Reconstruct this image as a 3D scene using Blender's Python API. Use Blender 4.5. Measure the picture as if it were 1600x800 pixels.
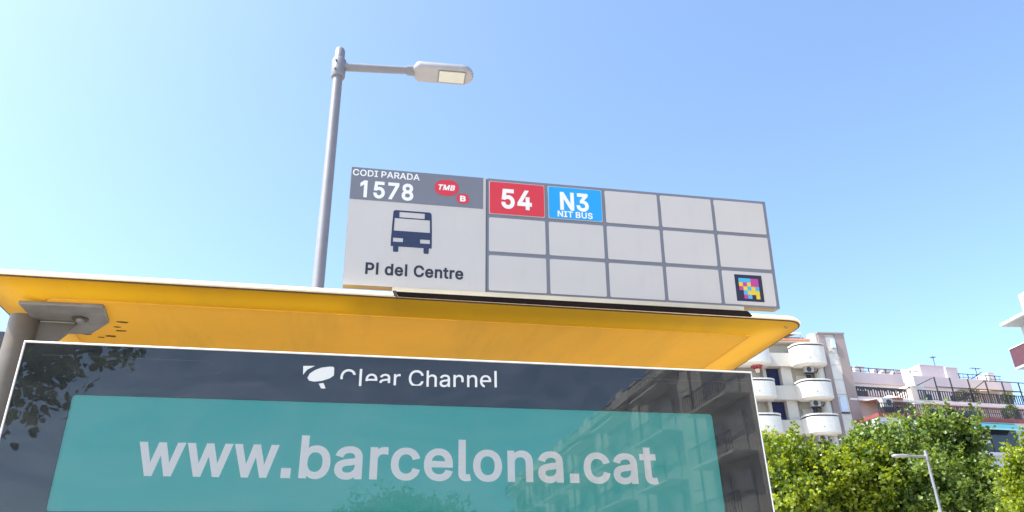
import bpy, bmesh, math, random
import numpy as np
from mathutils import Vector, Matrix
from mathutils.geometry import tessellate_polygon, delaunay_2d_cdt

for o in list(bpy.data.objects):
    bpy.data.objects.remove(o, do_unlink=True)
scene = bpy.context.scene
COL = scene.collection
R = math.radians

# ------------------------------------------------------------------ camera
cam_data = bpy.data.cameras.new('camera')
cam_data.sensor_width = 36.0
cam_data.lens = 26.69
cam_data.clip_start = 0.05
cam_data.clip_end = 3000.0
cam = bpy.data.objects.new('camera', cam_data)
COL.objects.link(cam)
yaw, pitch, roll = R(12.7218), R(25.8213), R(-1.5500)
fwd = Vector((math.sin(yaw)*math.cos(pitch), math.cos(yaw)*math.cos(pitch), math.sin(pitch)))
right0 = Vector((math.cos(yaw), -math.sin(yaw), 0.0))
up0 = right0.cross(fwd)
right = right0*math.cos(roll) + up0*math.sin(roll)
up = up0*math.cos(roll) - right0*math.sin(roll)
cam.matrix_world = Matrix((
    (right.x, up.x, -fwd.x, 0.5405),
    (right.y, up.y, -fwd.y, -1.3529),
    (right.z, up.z, -fwd.z, 1.65),
    (0, 0, 0, 1)))
scene.camera = cam

# ------------------------------------------------------------------ light
SUN_DIR = Vector((-0.555, -0.06, 0.83)).normalized()      # towards the sun
sun_el = math.asin(SUN_DIR.z)
sun_az = math.atan2(SUN_DIR.x, SUN_DIR.y)
world = bpy.data.worlds.new('World')
scene.world = world
world.use_nodes = True
wn, wl = world.node_tree.nodes, world.node_tree.links
wn.clear()
sky = wn.new('ShaderNodeTexSky')
sky.sky_type = 'NISHITA'
sky.sun_disc = False
sky.sun_elevation = sun_el
sky.sun_rotation = sun_az
sky.altitude = 20.0
sky.air_density = 0.62
sky.dust_density = 1.6
sky.ozone_density = 1.3
bg = wn.new('ShaderNodeBackground')
bg.inputs['Strength'].default_value = 0.15
wo = wn.new('ShaderNodeOutputWorld')
tint = wn.new('ShaderNodeMix')                     # white balance of the whole sky
tint.data_type = 'RGBA'
tint.blend_type = 'MULTIPLY'
tint.inputs['Factor'].default_value = 1.0
tint.inputs['B'].default_value = (0.97, 1.05, 1.02, 1)
wl.new(sky.outputs[0], tint.inputs['A'])
wl.new(tint.outputs['Result'], bg.inputs['Color'])
wl.new(bg.outputs[0], wo.inputs['Surface'])

sun_data = bpy.data.lights.new('sun', 'SUN')
sun_data.energy = 3.0
sun_data.angle = R(0.53)
sun_data.color = (1.0, 0.955, 0.89)
sun = bpy.data.objects.new('sun', sun_data)
sun.rotation_euler = SUN_DIR.to_track_quat('Z', 'Y').to_euler()
sun.location = (0, 0, 60)
COL.objects.link(sun)

scene.view_settings.view_transform = 'Standard'
scene.view_settings.look = 'None'
scene.view_settings.exposure = 1.72
scene.view_settings.gamma = 1.0
scene.view_settings.use_curve_mapping = False
scene.render.engine = 'CYCLES'
scene.cycles.use_denoising = True
scene.cycles.max_bounces = 8
scene.cycles.diffuse_bounces = 4
scene.cycles.transparent_max_bounces = 12
scene.cycles.caustics_reflective = False
scene.cycles.caustics_refractive = False

# ------------------------------------------------------------------ materials
def mat(name, col, rough=0.6, metal=0.0, var=0.12, scale=6.0, bump=0.0, bscale=40.0, spec=0.5, dirt=None, dscale=3.0, damt=0.5, stretch=None):
    """Principled paint/plaster with mottled colour, optional dirt patches and fine relief."""
    m = bpy.data.materials.new(name)
    m.use_nodes = True
    n, l = m.node_tree.nodes, m.node_tree.links
    b = n['Principled BSDF']
    b.inputs['Roughness'].default_value = rough
    b.inputs['Metallic'].default_value = metal
    b.inputs['Specular IOR Level'].default_value = spec
    tc = n.new('ShaderNodeTexCoord')
    nz = n.new('ShaderNodeTexNoise')
    nz.inputs['Scale'].default_value = scale
    nz.inputs['Detail'].default_value = 6.0
    nz.inputs['Roughness'].default_value = 0.62
    l.new(tc.outputs['Object'], nz.inputs['Vector'])
    cr = n.new('ShaderNodeValToRGB')
    c0 = [max(0.0, c*(1-var)) for c in col]
    c1 = [min(1.0, c*(1+var)) for c in col]
    cr.color_ramp.elements[0].position = 0.3
    cr.color_ramp.elements[1].position = 0.7
    cr.color_ramp.elements[0].color = (*c0, 1)
    cr.color_ramp.elements[1].color = (*c1, 1)
    l.new(nz.outputs['Fac'], cr.inputs['Fac'])
    out = cr.outputs['Color']
    if dirt:
        n2 = n.new('ShaderNodeTexNoise')
        n2.inputs['Scale'].default_value = dscale
        n2.inputs['Detail'].default_value = 9.0
        n2.inputs['Roughness'].default_value = 0.7
        if stretch:
            mp = n.new('ShaderNodeMapping')
            mp.inputs['Scale'].default_value = stretch
            l.new(tc.outputs['Object'], mp.inputs['Vector'])
            l.new(mp.outputs['Vector'], n2.inputs['Vector'])
        else:
            l.new(tc.outputs['Object'], n2.inputs['Vector'])
        r2 = n.new('ShaderNodeValToRGB')
        r2.color_ramp.elements[0].position = 0.5
        r2.color_ramp.elements[1].position = 0.75
        r2.color_ramp.elements[0].color = (0, 0, 0, 1)
        r2.color_ramp.elements[1].color = (damt, damt, damt, 1)
        l.new(n2.outputs['Fac'], r2.inputs['Fac'])
        mx = n.new('ShaderNodeMix')
        mx.data_type = 'RGBA'
        l.new(r2.outputs['Color'], mx.inputs['Factor'])
        l.new(out, mx.inputs['A'])
        mx.inputs['B'].default_value = (*dirt, 1)
        out = mx.outputs['Result']
    l.new(out, b.inputs['Base Color'])
    if bump:
        nb = n.new('ShaderNodeTexNoise')
        nb.inputs['Scale'].default_value = bscale
        nb.inputs['Detail'].default_value = 5.0
        l.new(tc.outputs['Object'], nb.inputs['Vector'])
        bp = n.new('ShaderNodeBump')
        bp.inputs['Strength'].default_value = bump
        bp.inputs['Distance'].default_value = 0.02
        l.new(nb.outputs['Fac'], bp.inputs['Height'])
        l.new(bp.outputs['Normal'], b.inputs['Normal'])
    return m

def glass_mat(name, ior=1.5, tint=(0.97, 0.98, 0.98), rough=0.0):
    m = bpy.data.materials.new(name)
    m.use_nodes = True
    n, l = m.node_tree.nodes, m.node_tree.links
    n.clear()
    tr = n.new('ShaderNodeBsdfTransparent')
    tr.inputs['Color'].default_value = (*tint, 1)
    gl = n.new('ShaderNodeBsdfGlossy')
    gl.inputs['Roughness'].default_value = rough
    fr = n.new('ShaderNodeFresnel')
    fr.inputs['IOR'].default_value = ior
    mx = n.new('ShaderNodeMixShader')
    ou = n.new('ShaderNodeOutputMaterial')
    l.new(fr.outputs[0], mx.inputs['Fac'])
    l.new(tr.outputs[0], mx.inputs[1])
    l.new(gl.outputs[0], mx.inputs[2])
    l.new(mx.outputs[0], ou.inputs['Surface'])
    return m

def dusty(m, col, amount, scale):
    """Lay a thin uneven film of dust and wipe marks on a glass pane."""
    n, l = m.node_tree.nodes, m.node_tree.links
    ou = next(q for q in n if q.type == 'OUTPUT_MATERIAL')
    src = ou.inputs['Surface'].links[0].from_socket
    tc = n.new('ShaderNodeTexCoord')
    mp = n.new('ShaderNodeMapping')
    mp.inputs['Scale'].default_value = (1.0, 1.0, 2.4)
    mp.inputs['Rotation'].default_value = (0, 0.5, 0)
    nz = n.new('ShaderNodeTexNoise')
    nz.inputs['Scale'].default_value = scale
    nz.inputs['Detail'].default_value = 10.0
    nz.inputs['Roughness'].default_value = 0.66
    nz.inputs['Distortion'].default_value = 1.6
    cr = n.new('ShaderNodeValToRGB')
    cr.color_ramp.elements[0].position = 0.38
    cr.color_ramp.elements[1].position = 0.78
    cr.color_ramp.elements[0].color = (0.0,)*3 + (1,)
    cr.color_ramp.elements[1].color = (amount,)*3 + (1,)
    df = n.new('ShaderNodeBsdfDiffuse')
    df.inputs['Color'].default_value = (*col, 1)
    mx = n.new('ShaderNodeMixShader')
    l.new(tc.outputs['Object'], mp.inputs['Vector'])
    l.new(mp.outputs['Vector'], nz.inputs['Vector'])
    l.new(nz.outputs['Fac'], cr.inputs['Fac'])
    l.new(cr.outputs['Color'], mx.inputs['Fac'])
    l.new(src, mx.inputs[1])
    l.new(df.outputs[0], mx.inputs[2])
    l.new(mx.outputs[0], ou.inputs['Surface'])

def translucent(m, col, fac):
    """Turn a painted surface into thin tinted fibreglass that lets daylight through."""
    n, l = m.node_tree.nodes, m.node_tree.links
    pb, ou = n['Principled BSDF'], n['Material Output']
    tl = n.new('ShaderNodeBsdfTranslucent')
    tl.inputs['Color'].default_value = (*col, 1)
    mx = n.new('ShaderNodeMixShader')
    mx.inputs['Fac'].default_value = fac
    l.new(pb.outputs[0], mx.inputs[1])
    l.new(tl.outputs[0], mx.inputs[2])
    l.new(mx.outputs[0], ou.inputs['Surface'])

def leaf_mat(name, dark, light, trans=0.45):
    m = bpy.data.materials.new(name)
    m.use_nodes = True
    n, l = m.node_tree.nodes, m.node_tree.links
    n.clear()
    at = n.new('ShaderNodeAttribute')
    at.attribute_name = 'leaf_tone'
    cr = n.new('ShaderNodeValToRGB')
    cr.color_ramp.elements[0].color = (*dark, 1)
    cr.color_ramp.elements[1].color = (*light, 1)
    l.new(at.outputs['Fac'], cr.inputs['Fac'])
    pb = n.new('ShaderNodeBsdfPrincipled')
    pb.inputs['Roughness'].default_value = 0.42
    pb.inputs['Specular IOR Level'].default_value = 0.45
    tl = n.new('ShaderNodeBsdfTranslucent')
    hs = n.new('ShaderNodeHueSaturation')
    hs.inputs['Hue'].default_value = 0.475
    hs.inputs['Saturation'].default_value = 1.15
    hs.inputs['Value'].default_value = 1.7
    l.new(cr.outputs['Color'], pb.inputs['Base Color'])
    l.new(cr.outputs['Color'], hs.inputs['Color'])
    l.new(hs.outputs['Color'], tl.inputs['Color'])
    mx = n.new('ShaderNodeMixShader')
    mx.inputs['Fac'].default_value = trans
    ou = n.new('ShaderNodeOutputMaterial')
    l.new(pb.outputs[0], mx.inputs[1])
    l.new(tl.outputs[0], mx.inputs[2])
    l.new(mx.outputs[0], ou.inputs['Surface'])
    return m

M = {}
M['paving'] = mat('paving', (0.43, 0.40, 0.355), 0.85, var=0.15, scale=1.5, bump=0.3)
M['asphalt'] = mat('asphalt', (0.06, 0.06, 0.062), 0.9, var=0.2, scale=2.0, bump=0.4)
M['kerb'] = mat('kerb', (0.33, 0.32, 0.30), 0.8, bump=0.2)
M['line_paint'] = mat('line_paint', (0.72, 0.72, 0.70), 0.7, dirt=(0.2, 0.2, 0.2))
# shelter
M['roof_yellow'] = mat('roof_yellow', (0.80, 0.45, 0.02), 0.5, var=0.07, scale=2.6, spec=0.15, dirt=(0.56, 0.32, 0.05), dscale=3.2, damt=0.7, stretch=(1.6, 0.5, 1.0))
M['roof_belly'] = mat('roof_belly', (0.77, 0.43, 0.05), 0.7, var=0.10, scale=3.4, spec=0.1, dirt=(0.48, 0.27, 0.06), dscale=3.6, damt=0.75, stretch=(1.9, 0.25, 1.0))
translucent(M['roof_yellow'], (0.86, 0.66, 0.12), 0.33)
translucent(M['roof_belly'], (0.84, 0.64, 0.22), 0.31)
M['trim_cream'] = mat('trim_cream', (0.90, 0.80, 0.56), 0.4, var=0.05)
M['post_grey'] = mat('post_grey', (0.14, 0.12, 0.10), 0.5, var=0.18, scale=14, dirt=(0.22, 0.17, 0.11), dscale=8, damt=0.6)
M['plate_grey'] = mat('plate_grey', (0.25, 0.24, 0.225), 0.45, metal=0.25, var=0.15, scale=25, dirt=(0.18, 0.14, 0.11), dscale=18)
M['steel_dark'] = mat('steel_dark', (0.10, 0.085, 0.07), 0.5, metal=0.3)
M['rust'] = mat('rust', (0.13, 0.055, 0.02), 0.9, var=0.4, scale=200)
M['channel_dark'] = mat('channel_dark', (0.018, 0.011, 0.010), 0.9, var=0.3, spec=0.1)
M['rail_cream'] = mat('rail_cream', (0.60, 0.54, 0.43), 0.5)
M['shelter_glass'] = glass_mat('shelter_glass')
# advertising panel
M['panel_body'] = mat('panel_body', (0.045, 0.05, 0.058), 0.45, var=0.2, spec=0.4)
M['panel_trim'] = mat('panel_trim', (0.62, 0.60, 0.58), 0.35, metal=0.35, var=0.08)
M['panel_print'] = mat('panel_print', (0.018, 0.022, 0.030), 0.6, var=0.15, scale=3, dirt=(0.05, 0.055, 0.06), dscale=5, damt=0.5)
M['panel_glass'] = glass_mat('panel_glass', ior=1.66, tint=(0.97, 0.98, 0.98))
dusty(M['panel_glass'], (0.60, 0.60, 0.57), 0.055, 4.5)
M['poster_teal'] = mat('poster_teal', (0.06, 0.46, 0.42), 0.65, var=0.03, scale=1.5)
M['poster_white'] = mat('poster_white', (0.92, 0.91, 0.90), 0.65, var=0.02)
M['logo_white'] = mat('logo_white', (0.90, 0.89, 0.88), 0.6, var=0.03)
M['gasket'] = mat('gasket', (0.012, 0.014, 0.017), 0.7)
for k_ in ('poster_teal', 'poster_white'):           # glow added to brighten poster and letters, no known lamp behind
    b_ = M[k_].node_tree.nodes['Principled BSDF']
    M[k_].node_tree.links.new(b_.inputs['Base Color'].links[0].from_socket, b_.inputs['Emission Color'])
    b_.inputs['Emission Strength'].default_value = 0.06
M['logo_white'] = mat('logo_white', (0.57, 0.57, 0.57), 0.6, var=0.03)
M['glazing_blue'] = mat('glazing_blue', (0.07, 0.075, 0.11), 0.4)
M['blind'] = mat('blind', (0.42, 0.40, 0.37), 0.7)
# route sign
M['sign_white'] = mat('sign_white', (0.53, 0.50, 0.485), 0.35, var=0.025, scale=4, dirt=(0.45, 0.42, 0.40), dscale=5, damt=0.35, stretch=(2.0, 1.0, 0.6))
M['sign_grey'] = mat('sign_grey', (0.170, 0.176, 0.215), 0.4, var=0.04)
M['sign_side'] = mat('sign_side', (0.16, 0.17, 0.21), 0.4)
M['sign_red'] = mat('sign_red', (0.62, 0.032, 0.048), 0.35, var=0.04)
M['sign_blue'] = mat('sign_blue', (0.012, 0.32, 0.72), 0.35, var=0.04)
M['sign_ink'] = mat('sign_ink', (0.020, 0.030, 0.085), 0.45, var=0.08)
M['sign_black'] = mat('sign_black', (0.016, 0.020, 0.034), 0.45, var=0.08)
M['sign_letter'] = mat('sign_letter', (0.80, 0.79, 0.78), 0.4, var=0.02)
M['code_black'] = mat('code_black', (0.012, 0.014, 0.045), 0.5)
M['code_cyan'] = mat('code_cyan', (0.05, 0.40, 0.66), 0.5)
M['code_magenta'] = mat('code_magenta', (0.45, 0.045, 0.25), 0.5)
M['code_yellow'] = mat('code_yellow', (0.72, 0.50, 0.035), 0.5)
# lamps
M['lamp_paint'] = mat('lamp_paint', (0.20, 0.20, 0.225), 0.45, metal=0.0, var=0.06, scale=8)
M['lamp_housing'] = mat('lamp_housing', (0.34, 0.33, 0.34), 0.42, metal=0.1, var=0.06)
M['lamp_glass'] = mat('lamp_glass', (0.58, 0.575, 0.50), 0.25, var=0.04)
M['lamp_dark'] = mat('lamp_dark', (0.08, 0.08, 0.09), 0.5)
# buildings
M['tower_cream'] = mat('tower_cream', (0.55, 0.505, 0.445), 0.8, var=0.05, scale=0.7, dirt=(0.45, 0.41, 0.36), dscale=0.9, damt=0.45)
M['tower_white'] = mat('tower_white', (0.63, 0.60, 0.55), 0.8, var=0.06, scale=1.1, dirt=(0.46, 0.43, 0.39), dscale=1.6, damt=0.6)
M['tower_brown'] = mat('tower_brown', (0.29, 0.23, 0.215), 0.85, var=0.07, scale=0.8, dirt=(0.26, 0.21, 0.19), dscale=1.3)
M['recess'] = mat('recess', (0.47, 0.43, 0.37), 0.85, var=0.08, scale=1.0)
M['shutter_navy'] = mat('shutter_navy', (0.020, 0.026, 0.085), 0.5, var=0.2)
M['window_dark'] = mat('window_dark', (0.02, 0.022, 0.028), 0.08, var=0.3, scale=1.0)
M['window_pale'] = mat('window_pale', (0.55, 0.62, 0.72), 0.25, var=0.1)
M['metal_dark'] = mat('metal_dark', (0.035, 0.028, 0.034), 0.5)
M['lattice'] = mat('lattice', (0.22, 0.15, 0.17), 0.7)
M['awning_salmon'] = mat('awning_salmon', (0.62, 0.27, 0.17), 0.85)
M['ac_white'] = mat('ac_white', (0.38, 0.37, 0.345), 0.5, dirt=(0.35, 0.33, 0.3), dscale=4)
M['mauve'] = mat('mauve', (0.54, 0.45, 0.455), 0.85, var=0.05, scale=0.6, dirt=(0.47, 0.36, 0.36), dscale=0.8, damt=0.4)
M['pink_cream'] = mat('pink_cream', (0.66, 0.59, 0.55), 0.85, var=0.06, scale=0.6)
M['beige'] = mat('beige', (0.58, 0.49, 0.41), 0.85, var=0.06, scale=0.8)
M['brick_red'] = mat('brick_red', (0.22, 0.055, 0.055), 0.8, var=0.12, scale=2)
M['pale_grey'] = mat('pale_grey', (0.50, 0.50, 0.50), 0.8, var=0.05)
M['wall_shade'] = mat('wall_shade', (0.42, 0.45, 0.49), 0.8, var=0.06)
M['awning_teal'] = mat('awning_teal', (0.03, 0.17, 0.22), 0.85, var=0.08)
M['awning_mint'] = mat('awning_mint', (0.30, 0.58, 0.55), 0.85, var=0.08)
M['ochre'] = mat('ochre', (0.62, 0.43, 0.21), 0.85)
M['maroon'] = mat('maroon', (0.085, 0.028, 0.042), 0.75, var=0.1)
M['corner_white'] = mat('corner_white', (0.76, 0.75, 0.74), 0.8, var=0.04)
M['corner_wall'] = mat('corner_wall', (0.46, 0.52, 0.58), 0.8, var=0.05)
M['facade_tan'] = mat('facade_tan', (0.50, 0.45, 0.40), 0.85, var=0.08, scale=0.5)
# plants
M['bark'] = mat('bark', (0.16, 0.13, 0.095), 0.9, var=0.3, scale=5, bump=0.6, bscale=9)
M['leaf_lime'] = leaf_mat('leaf_lime', (0.03, 0.075, 0.008), (0.29, 0.36, 0.035), 0.44)
M['leaf_green'] = leaf_mat('leaf_green', (0.018, 0.052, 0.012), (0.23, 0.32, 0.06), 0.40)
M['leaf_deep'] = leaf_mat('leaf_deep', (0.030, 0.070, 0.016), (0.095, 0.150, 0.030), 0.34)
M['leaf_olive'] = leaf_mat('leaf_olive', (0.05, 0.06, 0.03), (0.17, 0.17, 0.09), 0.3)
M['flower_red'] = mat('flower_red', (0.60, 0.04, 0.08), 0.7, var=0.3)

# ------------------------------------------------------------------ mesh helpers
class MB:
    def __init__(self):
        self.v, self.f = [], []
    def add(self, vs, fs):
        b = len(self.v)
        self.v += [tuple(p) for p in vs]
        self.f += [tuple(i+b for i in q) for q in fs]
        return self
    def box(self, x0, x1, y0, y1, z0, z1):
        return self.add([(x0, y0, z0), (x1, y0, z0), (x1, y1, z0), (x0, y1, z0), (x0, y0, z1), (x1, y0, z1), (x1, y1, z1), (x0, y1, z1)],
                        [(0, 3, 2, 1), (4, 5, 6, 7), (0, 1, 5, 4), (1, 2, 6, 5), (2, 3, 7, 6), (3, 0, 4, 7)])
    def prism_y(self, poly, y0, y1):
        """poly: (x, z) outline, extruded along y."""
        n = len(poly)
        vs = [(x, y0, z) for x, z in poly] + [(x, y1, z) for x, z in poly]
        fs = [tuple(range(n)), tuple(range(2*n-1, n-1, -1))] + [((i+1) % n, i, i+n, (i+1) % n+n) for i in range(n)]
        return self.add(vs, fs)
    def prism_x(self, poly, x0, x1):
        n = len(poly)
        vs = [(x0, y, z) for y, z in poly] + [(x1, y, z) for y, z in poly]
        fs = [tuple(range(n-1, -1, -1)), tuple(range(n, 2*n))] + [(i, (i+1) % n, (i+1) % n+n, i+n) for i in range(n)]
        return self.add(vs, fs)
    def prism_z(self, poly, z0, z1):
        n = len(poly)
        vs = [(x, y, z0) for x, y in poly] + [(x, y, z1) for x, y in poly]
        fs = [tuple(range(n-1, -1, -1)), tuple(range(n, 2*n))] + [(i, (i+1) % n, (i+1) % n+n, i+n) for i in range(n)]
        return self.add(vs, fs)
    def tube(self, path, radii, n=12, caps=True):
        path = [Vector(p) for p in path]
        rings = []
        for i, p in enumerate(path):
            d = (path[min(i+1, len(path)-1)] - path[max(i-1, 0)]).normalized()
            a = Vector((0, 0, 1)) if abs(d.z) < 0.9 else Vector((0, 1, 0))
            u = d.cross(a).normalized()
            w = d.cross(u)
            r = radii[i] if isinstance(radii, (list, tuple)) else radii
            rings.append([p + u*math.cos(2*math.pi*k/n)*r + w*math.sin(2*math.pi*k/n)*r for k in range(n)])
        vs = [q for r_ in rings for q in r_]
        fs = []
        for i in range(len(path)-1):
            for k in range(n):
                a, b = i*n+k, i*n+(k+1) % n
                fs.append((a, a+n, b+n, b))
        if caps:
            fs.append(tuple(range(n)))
            fs.append(tuple(range(len(path)*n-1, (len(path)-1)*n-1, -1)))
        return self.add(vs, fs)
    def loft(self, rings, cap0=True, cap1=True):
        n = len(rings[0])
        vs = [q for r_ in rings for q in r_]
        fs = []
        for i in range(len(rings)-1):
            for k in range(n):
                a, b = i*n+k, i*n+(k+1) % n
                fs.append((a, b, b+n, a+n))
        if cap0:
            fs.append(tuple(range(n-1, -1, -1)))
        if cap1:
            fs.append(tuple(range((len(rings)-1)*n, len(rings)*n)))
        return self.add(vs, fs)
    def mesh(self, name, m, smooth=False):
        me = bpy.data.meshes.new(name)
        me.from_pydata(self.v, [], self.f)
        me.update()
        bm = bmesh.new()
        bm.from_mesh(me)
        bmesh.ops.recalc_face_normals(bm, faces=bm.faces)
        bm.to_mesh(me)
        bm.free()
        me.materials.append(m)
        if smooth:
            me.polygons.foreach_set('use_smooth', [True]*len(me.polygons))
            me.set_sharp_from_angle(angle=R(38))
        return me

def link(name, me, parent=None, loc=None, rot=None, **props):
    o = bpy.data.objects.new(name, me)
    COL.objects.link(o)
    if parent is not None:
        o.parent = parent
    if loc is not None:
        o.location = loc
    if rot is not None:
        o.rotation_euler = rot
    for k, v in props.items():
        o[k] = v
    return o

def part(name, mb, m, parent, smooth=False, **props):
    return link(name, mb.mesh(name, M[m], smooth), parent, **props)

def thing(name, label, category, loc=(0, 0, 0), rz=0.0, group=None):
    o = link(name, None, None, loc, (0, 0, rz))
    o.empty_display_size = 0.2
    o['label'] = label
    o['category'] = category
    if group:
        o['group'] = group
    return o

def bx(*a):
    return MB().box(*a)

def bevel(o, w, seg=2):
    md = o.modifiers.new('bevel', 'BEVEL')
    md.width = w
    md.segments = seg
    md.limit_method = 'ANGLE'
    return o

def rrect(x0, x1, y0, y1, r, n=5):
    pts = []
    for cx, cy, a0 in ((x1-r, y0+r, -90), (x1-r, y1-r, 0), (x0+r, y1-r, 90), (x0+r, y0+r, 180)):
        for k in range(n+1):
            a = R(a0+90*k/n)
            pts.append((cx+r*math.cos(a), cy+r*math.sin(a)))
    return pts

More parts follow.
